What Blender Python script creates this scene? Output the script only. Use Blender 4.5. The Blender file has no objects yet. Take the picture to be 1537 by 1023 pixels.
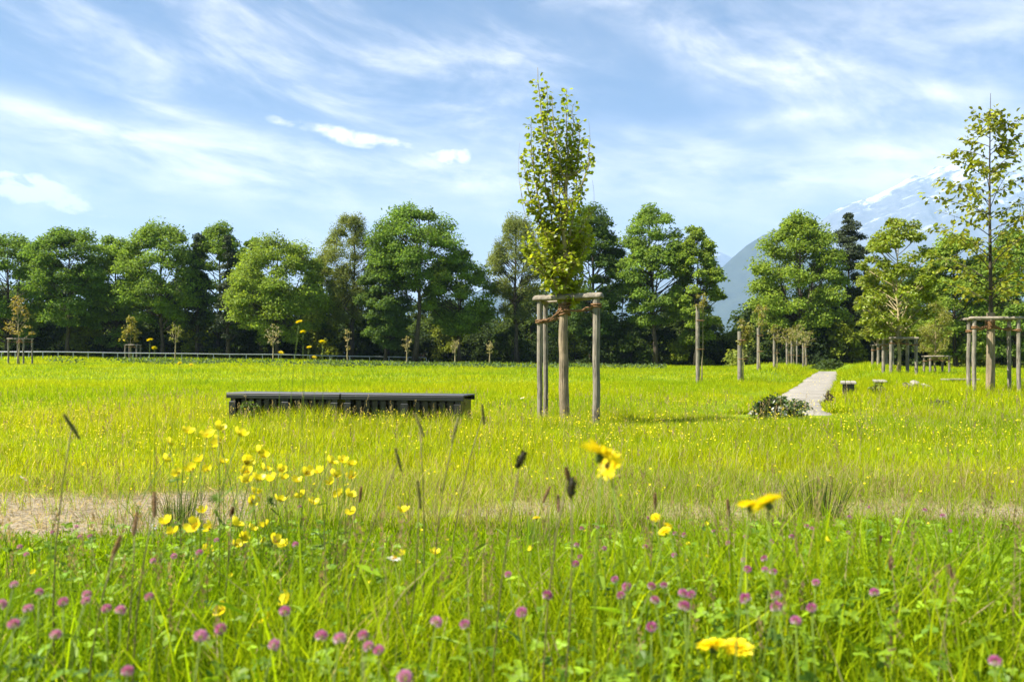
import bpy, math, random
import numpy as np
from mathutils import noise as mnoise, Vector

S = bpy.context.scene
COL = S.collection
R = np.random.default_rng(11)
random.seed(11)
FX, HX, HY, CAMZ = 1195.0, 768.5, 541.0, 0.88      # the photograph's focal length, principal column and horizon row

# ------------------------------------------------------------------ terrain
def smooth(a, b, x):
    t = np.clip((np.asarray(x, float) - a) / (b - a), 0, 1)
    return t * t * (3 - 2 * t)

PATH = np.array([(4.2, 12.3), (4.86, 14.0), (6.35, 17.6), (7.8, 21.0), (9.9, 26), (12.0, 31), (15.3, 39), (18.6, 47), (20.0, 50.4)], float)
def ground_z(x, y):
    x = np.asarray(x, float); y = np.asarray(y, float)
    H = np.interp(x, [-60, -46, -22, -8, 8, 20], [1.15, 1.1, .84, .58, .36, .28])
    u = (x - np.interp(y, PATH[:, 1], PATH[:, 0])) * .93; far_ = smooth(22, 36, y) * (1 - smooth(54, 66, y))
    bank = far_ * (.40 * np.exp(-((u + 2.3) / 1.0) ** 2) + .34 * np.exp(-((u - 2.5) / 1.1) ** 2)) + .17 * smooth(.8, 2.4, u) * smooth(12, 17, y) * (1 - smooth(40, 70, y)) * (1 - smooth(9, 14, u))
    return H * smooth(16, 74, y) + bank + 0.025 * np.sin(x * .55 + 1.3) * np.sin(y * .43) * smooth(5, 9, y)

def gz(x, y): return float(ground_z(x, y))

def at(px, D):                                      # the ground point seen in column px at distance D
    x = (px - HX) / FX * D
    return np.array([x, D, gz(x, D)])

def zat(py, D): return CAMZ + (HY - py) / FX * D

def vnoise(x, y, s, seed=0):
    """smooth value noise on arrays"""
    x = np.asarray(x) * s + seed * 17.3; y = np.asarray(y) * s + seed * 9.1
    xi = np.floor(x).astype(int); yi = np.floor(y).astype(int)
    fx = x - xi; fy = y - yi
    fx = fx * fx * (3 - 2 * fx); fy = fy * fy * (3 - 2 * fy)
    def h(a, b):
        v = np.sin(a * 127.1 + b * 311.7 + seed * 74.7) * 43758.5453
        return v - np.floor(v)
    return (h(xi, yi) * (1 - fx) + h(xi + 1, yi) * fx) * (1 - fy) + (h(xi, yi + 1) * (1 - fx) + h(xi + 1, yi + 1) * fx) * fy

def path_dist(x, y):
    p = np.stack([np.asarray(x, float), np.asarray(y, float)], -1)
    best = np.full(p.shape[:-1], 1e9)
    for a, b in zip(PATH[:-1], PATH[1:]):
        d = b - a
        t = np.clip(((p - a) @ d) / (d @ d), 0, 1)
        best = np.minimum(best, np.linalg.norm(p - (a + t[..., None] * d), axis=-1))
    return best

def soil_mask(x, y):
    """1 where the dry bare strip crosses the meadow"""
    x = np.asarray(x, float); y = np.asarray(y, float)
    yc = 4.62 + .12 * np.sin(x * 1.4) + .10 * np.sin(x * 3.1 + 1)
    hw = .62 + .12 * np.sin(x * 2.3 + .5)
    band = np.clip(1.25 - np.abs(y - yc) / hw, 0, 1)
    k = np.interp(x, [-3.5, -1.75, -1.35, -.6, .2, 1.4, 2.4, 4], [1.2, 1.15, .72, .55, .62, .85, .70, .90])
    return np.clip(band * k * (-.15 + 1.35 * vnoise(x, y, 1.9, 3) + .75 * vnoise(x, y, 6.3, 13) - .05 + .35 * (x < -1.5)), 0, 1)

# ------------------------------------------------------------------ materials
def new_mat(name):
    m = bpy.data.materials.new(name); m.use_nodes = True
    nt = m.node_tree; nt.nodes.clear()
    return m, nt
def N(nt, typ, **kw):
    n = nt.nodes.new(typ)
    for k, v in kw.items():
        if k == 'inp':
            for a, b in v.items(): n.inputs[a].default_value = b
        else: setattr(n, k, v)
    return n
def ramp(nt, fac, stops):
    r = nt.nodes.new('ShaderNodeValToRGB')
    el = r.color_ramp.elements
    while len(el) < len(stops): el.new(.5)
    for e, (p, c) in zip(el, stops): e.position = p; e.color = (*c, 1)
    nt.links.new(fac, r.inputs[0]); return r.outputs[0]
def mixc(nt, fac, a, b, mode='MIX'):
    m = nt.nodes.new('ShaderNodeMix'); m.data_type = 'RGBA'; m.blend_type = mode
    for sock, v in ((m.inputs[0], fac), (m.inputs[6], a), (m.inputs[7], b)):
        if isinstance(v, (int, float)): sock.default_value = v
        elif isinstance(v, tuple): sock.default_value = (*v, 1)
        else: nt.links.new(v, sock)
    return m.outputs[2]

def leaf_material(name, trans=.45, rough=.5, gain=1.25, spec=.25):
    """tinted by the mesh's own 'tint' colour; thin leaf that lets light through"""
    m, nt = new_mat(name); L = nt.links.new
    at_ = N(nt, 'ShaderNodeAttribute', attribute_name='tint')
    p = N(nt, 'ShaderNodeBsdfPrincipled', inp={'Roughness': rough, 'Specular IOR Level': spec})
    t = N(nt, 'ShaderNodeBsdfTranslucent')
    warm = mixc(nt, 1.0, at_.outputs['Color'], (gain * 1.06, gain * 1.0, gain * .55), 'MULTIPLY')
    mx = N(nt, 'ShaderNodeMixShader', inp={0: trans}); o = N(nt, 'ShaderNodeOutputMaterial')
    L(at_.outputs['Color'], p.inputs['Base Color']); L(warm, t.inputs['Color'])
    L(p.outputs[0], mx.inputs[1]); L(t.outputs[0], mx.inputs[2]); L(mx.outputs[0], o.inputs[0])
    return m

def wood_material(name, dark, light, rough=.8, scale=9, stretch=.09, crack=.35, bump=.5):
    m, nt = new_mat(name); L = nt.links.new
    tc = N(nt, 'ShaderNodeTexCoord'); mp = N(nt, 'ShaderNodeMapping')
    mp.inputs['Scale'].default_value = (scale, scale, scale * stretch)
    oi = N(nt, 'ShaderNodeObjectInfo'); ad = N(nt, 'ShaderNodeVectorMath', operation='ADD')
    L(tc.outputs['Object'], ad.inputs[0]); L(oi.outputs['Random'], ad.inputs[1]); L(ad.outputs[0], mp.inputs[0])
    n1 = N(nt, 'ShaderNodeTexNoise', inp={'Scale': 3.0, 'Detail': 8, 'Roughness': .65}); L(mp.outputs[0], n1.inputs[0])
    n2 = N(nt, 'ShaderNodeTexNoise', inp={'Scale': 9.0, 'Detail': 3}); L(mp.outputs[0], n2.inputs[0])
    n3 = N(nt, 'ShaderNodeTexNoise', inp={'Scale': 4.0, 'Detail': 2}); L(ad.outputs[0], n3.inputs[0])
    c = ramp(nt, n1.outputs[0], [(.3, dark), (.62, light)])
    k = ramp(nt, n2.outputs[0], [(crack - .06, (.25, .22, .18)), (crack + .05, (1, 1, 1))])
    c = mixc(nt, .8, c, k, 'MULTIPLY')
    g = ramp(nt, n3.outputs[0], [(.35, (.72, .72, .70)), (.65, (1.1, 1.06, 1.0))])
    c = mixc(nt, 1.0, c, g, 'MULTIPLY')
    p = N(nt, 'ShaderNodeBsdfPrincipled', inp={'Roughness': rough, 'Specular IOR Level': .25}); o = N(nt, 'ShaderNodeOutputMaterial')
    b = N(nt, 'ShaderNodeBump', inp={'Strength': bump, 'Distance': .01}); L(n2.outputs[0], b.inputs['Height'])
    L(c, p.inputs['Base Color']); L(b.outputs[0], p.inputs['Normal']); L(p.outputs[0], o.inputs[0])
    return m

def plain_material(name, col, rough=.5, metal=0, spec=.5, var=.15, scale=30):
    m, nt = new_mat(name); L = nt.links.new
    tc = N(nt, 'ShaderNodeTexCoord'); n = N(nt, 'ShaderNodeTexNoise', inp={'Scale': scale, 'Detail': 5}); L(tc.outputs['Object'], n.inputs[0])
    a = tuple(c * (1 - var) for c in col); b_ = tuple(min(1, c * (1 + var)) for c in col)
    c = ramp(nt, n.outputs[0], [(.3, a), (.7, b_)])
    p = N(nt, 'ShaderNodeBsdfPrincipled', inp={'Roughness': rough, 'Metallic': metal, 'Specular IOR Level': spec}); o = N(nt, 'ShaderNodeOutputMaterial')
    L(c, p.inputs['Base Color']); L(p.outputs[0], o.inputs[0]); return m

def ground_material():
    m, nt = new_mat('meadow_ground'); L = nt.links.new
    tc = N(nt, 'ShaderNodeTexCoord'); so = N(nt, 'ShaderNodeAttribute', attribute_name='soil')
    n1 = N(nt, 'ShaderNodeTexNoise', inp={'Scale': .35, 'Detail': 6}); n2 = N(nt, 'ShaderNodeTexNoise', inp={'Scale': 6, 'Detail': 8, 'Roughness': .7})
    n3 = N(nt, 'ShaderNodeTexNoise', inp={'Scale': 38, 'Detail': 6, 'Roughness': .7})
    for n in (n1, n2, n3): L(tc.outputs['Object'], n.inputs[0])
    g = ramp(nt, n1.outputs[0], [(.35, (.13, .20, .010)), (.65, (.19, .25, .011))])
    g2 = ramp(nt, n2.outputs[0], [(.35, (.6, .62, .5)), (.7, (1.2, 1.15, 1))])
    g = mixc(nt, 1.0, g, g2, 'MULTIPLY')
    s = ramp(nt, n3.outputs[0], [(.28, (.09, .075, .048)), (.48, (.26, .215, .145)), (.72, (.43, .365, .27))])
    a = N(nt, 'ShaderNodeMath', operation='MULTIPLY_ADD', inp={1: 1.9}); L(so.outputs['Fac'], a.inputs[0])
    b = N(nt, 'ShaderNodeMath', operation='SUBTRACT', inp={1: 1.0}); L(n2.outputs[0], b.inputs[0]); L(b.outputs[0], a.inputs[2]); a.use_clamp = True
    c = mixc(nt, a.outputs[0], g, s)
    p = N(nt, 'ShaderNodeBsdfPrincipled', inp={'Roughness': .95, 'Specular IOR Level': .1}); o = N(nt, 'ShaderNodeOutputMaterial')
    bp = N(nt, 'ShaderNodeBump', inp={'Strength': .8, 'Distance': .02}); L(n3.outputs[0], bp.inputs['Height'])
    L(c, p.inputs['Base Color']); L(bp.outputs[0], p.inputs['Normal']); L(p.outputs[0], o.inputs[0]); return m

def gravel_material():
    m, nt = new_mat('pale_gravel'); L = nt.links.new
    tc = N(nt, 'ShaderNodeTexCoord')
    v = N(nt, 'ShaderNodeTexVoronoi', inp={'Scale': 45}); n = N(nt, 'ShaderNodeTexNoise', inp={'Scale': 1.6, 'Detail': 6})
    n2 = N(nt, 'ShaderNodeTexNoise', inp={'Scale': 14, 'Detail': 8, 'Roughness': .7})
    for q in (v, n, n2): L(tc.outputs['Object'], q.inputs[0])
    c = ramp(nt, n.outputs[0], [(.3, (.22, .20, .17)), (.7, (.31, .29, .255))])
    sep = N(nt, 'ShaderNodeSeparateColor'); L(v.outputs['Color'], sep.inputs[0])
    k = ramp(nt, sep.outputs[0], [(0, (.84, .83, .81)), (1, (1.06, 1.05, 1.03))]); c = mixc(nt, 1.0, c, k, 'MULTIPLY')
    k2 = ramp(nt, n2.outputs[0], [(.32, (.72, .70, .62)), (.55, (1, 1, 1))]); c = mixc(nt, .8, c, k2, 'MULTIPLY')
    p = N(nt, 'ShaderNodeBsdfPrincipled', inp={'Roughness': .95, 'Specular IOR Level': .15}); o = N(nt, 'ShaderNodeOutputMaterial')
    bp = N(nt, 'ShaderNodeBump', inp={'Strength': .25, 'Distance': .006}); L(v.outputs['Distance'], bp.inputs['Height'])
    L(c, p.inputs['Base Color']); L(bp.outputs[0], p.inputs['Normal']); L(p.outputs[0], o.inputs[0]); return m

def mountain_material(name, snow):
    m, nt = new_mat(name); L = nt.links.new
    ge = N(nt, 'ShaderNodeNewGeometry'); sx = N(nt, 'ShaderNodeSeparateXYZ'); L(ge.outputs['Position'], sx.inputs[0])
    n1 = N(nt, 'ShaderNodeTexNoise', inp={'Scale': .0022, 'Detail': 9, 'Roughness': .6}); L(ge.outputs['Position'], n1.inputs[0])
    n2 = N(nt, 'ShaderNodeTexNoise', inp={'Scale': .012, 'Detail': 8, 'Roughness': .65}); L(ge.outputs['Position'], n2.inputs[0])
    forest = ramp(nt, n2.outputs[0], [(.35, (.012, .020, .017)), (.65, (.032, .042, .030))])
    rock = ramp(nt, n2.outputs[0], [(.3, (.07, .075, .08)), (.7, (.16, .16, .16))])
    t = N(nt, 'ShaderNodeMapRange', inp={1: 700, 2: 1250}); 
    ad = N(nt, 'ShaderNodeMath', operation='MULTIPLY_ADD', inp={1: 700}); L(n1.outputs[0], ad.inputs[0]); 
    sb = N(nt, 'ShaderNodeMath', operation='SUBTRACT', inp={1: 350}); L(sx.outputs['Z'], sb.inputs[0]); L(sb.outputs[0], ad.inputs[2]); L(ad.outputs[0], t.inputs[0])
    c = mixc(nt, t.outputs[0], forest, rock)
    if snow:
        nz = N(nt, 'ShaderNodeSeparateXYZ'); L(ge.outputs['Normal'], nz.inputs[0])
        mp = N(nt, 'ShaderNodeMapping', vector_type='TEXTURE'); mp.inputs['Scale'].default_value = (3.2, 1.6, .55); mp.inputs['Rotation'].default_value = (0, -.42, 0); L(ge.outputs['Position'], mp.inputs[0])
        n3 = N(nt, 'ShaderNodeTexNoise', inp={'Scale': .0085, 'Detail': 10, 'Roughness': .66, 'Distortion': .8}); L(mp.outputs[0], n3.inputs[0])
        h = N(nt, 'ShaderNodeMapRange', inp={1: 900, 2: 2100, 3: -.12, 4: .14}); L(sx.outputs['Z'], h.inputs[0])
        s = N(nt, 'ShaderNodeMath', operation='ADD'); L(n3.outputs[0], s.inputs[0]); L(h.outputs[0], s.inputs[1])
        f = ramp(nt, s.outputs[0], [(.57, (0, 0, 0)), (.69, (1, 1, 1))])
        c = mixc(nt, f, c, (.62, .64, .68))
    p = N(nt, 'ShaderNodeBsdfPrincipled', inp={'Roughness': .95, 'Specular IOR Level': .1}); o = N(nt, 'ShaderNodeOutputMaterial')
    bp = N(nt, 'ShaderNodeBump', inp={'Strength': .7, 'Distance': 60}); L(n1.outputs[0], bp.inputs['Height'])
    L(c, p.inputs['Base Color']); L(bp.outputs[0], p.inputs['Normal']); L(p.outputs[0], o.inputs[0]); return m

M = {}
M['leaf'] = leaf_material('tree_leaf', .45, .55, 1.6, .12)
M['young_leaf'] = leaf_material('young_tree_leaf', .5, .42, 1.35, .35)
M['needle'] = leaf_material('conifer_needle', .15, .6, 1.0)
M['grass'] = leaf_material('grass_blade', .5, .6, 1.6, .06)
M['herb'] = leaf_material('herb_leaf', .4, .5, 1.3)
M['petal'] = leaf_material('flower_petal', .35, .4, 1.1)
M['wood'] = wood_material('weathered_stake_wood', (.115, .102, .080), (.27, .24, .19), crack=.40, bump=.9)
M['beam'] = wood_material('weathered_half_log', (.14, .12, .09), (.29, .25, .195), stretch=1.0, scale=4)
M['bark'] = wood_material('dark_bark', (.030, .023, .016), (.095, .075, .055), scale=3, stretch=.2, crack=.4)
M['young_bark'] = wood_material('smooth_young_bark', (.20, .16, .08), (.36, .30, .16), scale=10, stretch=.3, crack=.3, bump=.3)
M['wrap'] = wood_material('reed_trunk_wrap', (.15, .115, .07), (.31, .245, .16), scale=16, stretch=.05, crack=.40, bump=.8)
M['rope'] = wood_material('coconut_rope', (.12, .065, .028), (.28, .155, .07), scale=30, stretch=1.0, crack=.38, bump=1)
M['black'] = plain_material('black_coated_metal', (.012, .013, .014), .32, 0, .5)
M['seat'] = plain_material('dark_grey_bench_board', (.04, .04, .042), .5, 0, .5, .25, 12)  # seat boards, slightly lighter grey than the black bench frame
M['rail'] = plain_material('galvanised_rail', (.42, .43, .44), .4, .6)
M['slab'] = plain_material('pale_seat_board', (.26, .235, .19), .8, 0, .3, .25, 14)
M['stone'] = plain_material('pale_stone', (.27, .24, .20), .9, 0, .2, .35, 14)
M['ground'] = ground_material(); M['gravel'] = gravel_material()

# ------------------------------------------------------------------ mesh building
class Geo:
    def __init__(s): s.v, s.f, s.c, s.n = [], [], [], 0
    def add(s, v, f, c=(.1, .1, .1)):
        v = np.asarray(v, np.float32).reshape(-1, 3); f = np.asarray(f, np.int64)
        c = np.asarray(c, np.float32)
        if c.ndim == 1: c = np.tile(c, (len(v), 1))
        s.v.append(v); s.f.append(f + s.n); s.c.append(c); s.n += len(v); return s
    def mesh(s, name, mat, origin=(0, 0, 0), smooth_=False, extra=None):
        v = np.concatenate(s.v) - np.asarray(origin, np.float32); c = np.concatenate(s.c)
        me = bpy.data.meshes.new(name)
        me.vertices.add(len(v)); me.vertices.foreach_set('co', np.ascontiguousarray(v, np.float32).ravel())
        loops = np.concatenate([f.ravel() for f in s.f]); lens = np.concatenate([np.full(len(f), f.shape[1]) for f in s.f])
        me.loops.add(len(loops)); me.loops.foreach_set('vertex_index', loops.astype(np.int32))
        me.polygons.add(len(lens)); me.polygons.foreach_set('loop_start', np.concatenate([[0], np.cumsum(lens)[:-1]]).astype(np.int32))
        me.polygons.foreach_set('use_smooth', np.full(len(lens), smooth_))
        ca = me.color_attributes.new('tint', 'FLOAT_COLOR', 'POINT')
        ca.data.foreach_set('color', np.concatenate([c, np.ones((len(c), 1), np.float32)], 1).astype(np.float32).ravel())
        if extra is not None:
            a = me.attributes.new(extra[0], 'FLOAT', 'POINT'); a.data.foreach_set('value', np.asarray(extra[1], np.float32))
        me.materials.append(mat); me.update(calc_edges=True); return me
    def build(s, name, mat, parent=None, origin=(0, 0, 0), smooth_=False, extra=None):
        """one mesh object; its points are given relative to its thing's base"""
        o = bpy.data.objects.new(name, s.mesh(name, mat, origin, smooth_, extra)); COL.objects.link(o)
        if parent is not None: o.parent = parent
        else: o.location = origin
        return o

def tag(o, label=None, cat=None, group=None, kind=None):
    for k, v in (('label', label), ('category', cat), ('group', group), ('kind', kind)):
        if v: o[k] = v
    return o
def thing(name, label, cat, loc, rz=0, group=None):
    o = bpy.data.objects.new(name, None); COL.objects.link(o)
    o.empty_display_size = .1; o.location = loc; o.rotation_euler = (0, 0, rz)
    return tag(o, label, cat, group)
def child(name, me, parent, loc=(0, 0, 0), rot=(0, 0, 0), sc=(1, 1, 1)):
    o = bpy.data.objects.new(name, me); COL.objects.link(o); o.parent = parent
    o.location = loc; o.rotation_euler = rot; o.scale = sc; return o

def unit(v): return v / np.maximum(np.linalg.norm(v, axis=-1, keepdims=True), 1e-9)

def tube(g, pts, rad, sides=6, c=(.1, .1, .1), cap=True):
    pts = np.asarray(pts, float); n = len(pts); rad = np.broadcast_to(np.asarray(rad, float), (n,))
    tan = unit(np.gradient(pts, axis=0))
    ref = np.array([1., 0, 0]) if abs(tan[0][2]) > .8 else np.array([0, 0, 1.])
    a = unit(np.cross(tan, ref)); b = np.cross(tan, a)
    th = np.arange(sides) * 2 * math.pi / sides
    ring = pts[:, None] + rad[:, None, None] * (np.cos(th)[None, :, None] * a[:, None] + np.sin(th)[None, :, None] * b[:, None])
    i = np.arange(n - 1)[:, None] * sides; j = np.arange(sides)[None]; k = (j + 1) % sides
    f = np.stack([i + j, i + k, i + sides + k, i + sides + j], -1).reshape(-1, 4)
    g.add(ring.reshape(-1, 3), f, c)
    if cap:
        o0 = g.n - n * sides
        for base in (0, (n - 1) * sides):
            idx = (np.arange(sides) + base)[None] + o0
            g.f.append(idx if base else idx[:, ::-1])
    return g

def box(g, lo, hi, c=(.1, .1, .1), bev=.004):
    """box with chamfered edges"""
    lo = np.array(lo, float); hi = np.array(hi, float); b = min(bev, (hi - lo).min() * .3)
    vs, idx = [], {}
    for X in (0, 1):
        for Y in (0, 1):
            for Z in (0, 1):
                p = np.where([X, Y, Z], hi, lo); s = np.where([X, Y, Z], -1, 1)
                for ax in range(3):
                    q = p + s * b; q[ax] = p[ax]; idx[(X, Y, Z, ax)] = len(vs); vs.append(q)
    fs4, fs3 = [], []
    for ax in range(3):
        u, w = (ax + 1) % 3, (ax + 2) % 3
        for e in (0, 1):
            q = []
            for (a_, b_) in ((0, 0), (1, 0), (1, 1), (0, 1)):
                k = [0, 0, 0]; k[ax] = e; k[u] = a_; k[w] = b_; q.append(idx[(*k, ax)])
            fs4.append(q if e else q[::-1])
    for ax in range(3):
        u, w = (ax + 1) % 3, (ax + 2) % 3
        for a_ in (0, 1):
            for b_ in (0, 1):
                k0 = [0, 0, 0]; k0[u] = a_; k0[w] = b_; k1 = list(k0); k1[ax] = 1
                q = [idx[(*k0, u)], idx[(*k1, u)], idx[(*k1, w)], idx[(*k0, w)]]
                fs4.append(q if a_ != b_ else q[::-1])
    for X in (0, 1):
        for Y in (0, 1):
            for Z in (0, 1):
                q = [idx[(X, Y, Z, a)] for a in range(3)]; fs3.append(q if (X + Y + Z) % 2 else q[::-1])
    n0 = g.n; g.add(vs, fs4, c); g.f.append(np.array(fs3) + n0); return g

def leaves(g, pos, d, nrm, L, W, c, rounded=False, fold=.18):
    """many small folded leaves: pos base, d axis, nrm face normal"""
    n = len(pos); L = np.broadcast_to(L, (n,))[:, None]; W = np.broadcast_to(W, (n,))[:, None]
    side = unit(np.cross(d, nrm)); nrm = unit(np.cross(side, d))
    c = np.broadcast_to(np.asarray(c, np.float32), (n, 3))
    if not rounded:
        v = np.stack([pos, pos + .45 * L * d + .5 * W * side + fold * W * nrm, pos + L * d, pos + .45 * L * d - .5 * W * side + fold * W * nrm], 1)
        f = np.arange(n)[:, None] * 4 + np.arange(4)[None]
        g.add(v.reshape(-1, 3), f, np.repeat(c, 4, 0))
    else:
        v = np.stack([pos, pos + .22 * L * d + .42 * W * side + fold * W * nrm, pos + .68 * L * d + .48 * W * side + fold * W * nrm, pos + L * d - .1 * L * nrm,
                      pos + .68 * L * d - .48 * W * side + fold * W * nrm, pos + .22 * L * d - .42 * W * side + fold * W * nrm], 1)
        b = np.arange(n)[:, None] * 6
        f = np.concatenate([b + np.array([[0, 1, 2, 3]]), b + np.array([[0, 3, 4, 5]])])
        g.add(v.reshape(-1, 3), f, np.repeat(c, 6, 0))
    return g

def rand_unit(r, n): return unit(r.normal(size=(n, 3)))
def tints(r, n, base, spread=.18, yellow=.25):
    c = np.tile(np.asarray(base, float), (n, 1)) * np.exp(r.normal(0, spread, (n, 1)))
    y = np.abs(r.normal(0, yellow, (n, 1)))
    return np.clip(c * np.concatenate([1 + .55 * y, 1 + .22 * y, 1 - .3 * np.minimum(y, 1)], 1), 0, .9)
def bez(a, b, c, n=6):
    t = np.linspace(0, 1, n)[:, None]; return (1 - t) ** 2 * a + 2 * t * (1 - t) * b + t * t * c

# ------------------------------------------------------------------ setting: ground, path, mountains
def build_ground():
    def axis(lo, hi, st):
        far_ = st * np.cumsum(1.16 ** np.arange(1, 61)); far_ = far_[far_ < 13000]
        return np.concatenate([lo - far_[::-1], np.arange(lo, hi, st), hi + far_])
    ax, ay = axis(-18, 34, .33), axis(-4, 66, .33); n = len(ax)
    X, Y = np.meshgrid(ax, ay); Z = ground_z(X, Y)
    g = Geo(); i = np.arange(len(ay) - 1)[:, None] * n + np.arange(n - 1)[None]
    f = np.stack([i, i + 1, i + n + 1, i + n], -1).reshape(-1, 4)
    g.add(np.stack([X, Y, Z], -1).reshape(-1, 3), f)
    o = g.build('ground', M['ground'], smooth_=True, extra=('soil', soil_mask(X, Y).ravel()))
    tag(o, 'meadow ground under the grass with a bare dry strip', 'ground', kind='structure')
build_ground()

def build_path():
    t = np.linspace(0, len(PATH) - 1, 160); P = np.stack([np.interp(t, range(len(PATH)), PATH[:, k]) for k in (0, 1)], -1)
    for _ in range(6): P[1:-1] = (P[:-2] + 2 * P[1:-1] + P[2:]) / 4
    T = unit(np.gradient(P, axis=0)); Nn = np.stack([-T[:, 1], T[:, 0]], -1)
    offs = np.array([-.66, -.60, -.3, 0, .3, .60, .66]); up = np.array([-.06, .035, .05, .055, .05, .035, -.06])
    k = len(offs)
    jit = (vnoise(t, t * 0, 1.9, 4) - .5) * .20 + (vnoise(t, t * 0, 7.1, 5) - .5) * .16
    w = np.ones((len(P), k)); w[:, :2] += jit[:, None]; w[:, -2:] -= jit[::-1, None]
    Q = P[:, None] + Nn[:, None] * (offs[None] * w)[..., None]
    sink = np.zeros(len(P)); sink[:8] = np.linspace(-.12, 0, 8); sink[-3:] = [0, -.05, -.12]
    Z = ground_z(Q[..., 0], Q[..., 1]) + up[None] * .55 + sink[:, None]
    g = Geo(); i = np.arange(len(P) - 1)[:, None] * k + np.arange(k - 1)[None]
    g.add(np.concatenate([Q, Z[..., None]], -1).reshape(-1, 3), np.stack([i, i + k, i + k + 1, i + 1], -1).reshape(-1, 4))
    o = g.build('path', M['gravel'], smooth_=True); tag(o, 'pale gravel path leading to the gap in the trees', 'path', kind='structure')
build_path()

def mountain(name, prof, D, depth, mat, label, rough, seed, foot=-20):
    """a ridge whose skyline follows prof (photo column -> row) at distance D, with a front and a back slope"""
    px = np.array([p[0] for p in prof], float); py = np.array([p[1] for p in prof], float)
    nu, nw = 260, 70
    u = np.linspace(px[0], px[-1], nu); crest = np.interp(u, px, (HY - py) / FX * D) + CAMZ
    w = np.linspace(0, 1, nw); g = Geo(); V = np.zeros((nu, nw, 3))
    for i in range(nu):
        for j in range(nw):
            wj = w[j]; d = D + (wj - .6) * depth * (1 if wj < .6 else .9)
            x = (u[i] - HX) / FX * D * (1 + .35 * (wj - .6) * depth / D)
            s = (wj / .6) if wj < .6 else (1 - wj) / .4
            prf = s ** 1.15 * .75 + .25 * s ** 2.4
            nz = mnoise.ridged_multi_fractal(Vector((x / 1400 + seed, d / 1400, seed * .3)), .9, 2.1, 6, 1.0, 2.0) - .9
            z = foot + (crest[i] - foot) * prf + nz * rough * crest[i] * min(1, 4.5 * s * (1 - s) + .10)
            V[i, j] = (x, d, z)
    k = np.arange(nu - 1)[:, None] * nw + np.arange(nw - 1)[None]
    g.add(V.reshape(-1, 3), np.stack([k, k + nw, k + nw + 1, k + 1], -1).reshape(-1, 4))
    o = g.build(name, mat, smooth_=True); tag(o, label, 'mountain', kind='structure'); return o
mountain('mountain', [(1090, 560), (1140, 420), (1190, 365), (1247, 318), (1275, 305), (1303, 295), (1325, 284), (1340, 277), (1358, 266), (1372, 259), (1380, 262), (1388, 264), (1396, 254), (1405, 246), (1418, 250), (1440, 241), (1470, 248), (1500, 254), (1540, 262), (1620, 300), (1750, 380), (1950, 560)],
         9000, 4200, mountain_material('snowy_rock', True), 'hazy snow streaked mountain peak behind the trees', .10, 3.3)
mountain('mountain_ridge', [(960, 560), (1010, 500), (1050, 446), (1075, 408), (1099, 384), (1120, 366), (1144, 351), (1170, 342), (1200, 345), (1250, 372), (1320, 420), (1420, 470), (1550, 560)],
         5200, 2600, mountain_material('wooded_slope', False), 'blue hazy wooded mountain ridge beyond the path gap', .11, 7.1)
mountain('mountain_range', [(860, 560), (940, 440), (1000, 380), (1040, 366), (1062, 372), (1082, 377), (1100, 386), (1150, 420), (1300, 560)],
         11500, 3000, mountain_material('far_snowy_rock', True), 'pale far mountain range left of the blue ridge', .06, 1.7)
mountain('hills', [(150, 560), (400, 500), (560, 462), (680, 440), (760, 432), (860, 440), (960, 470), (1100, 500), (1300, 560)],
         7000, 2500, mountain_material('far_wooded_hill', False), 'low blue hills seen through gaps in the trees', .08, 5.9)

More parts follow.
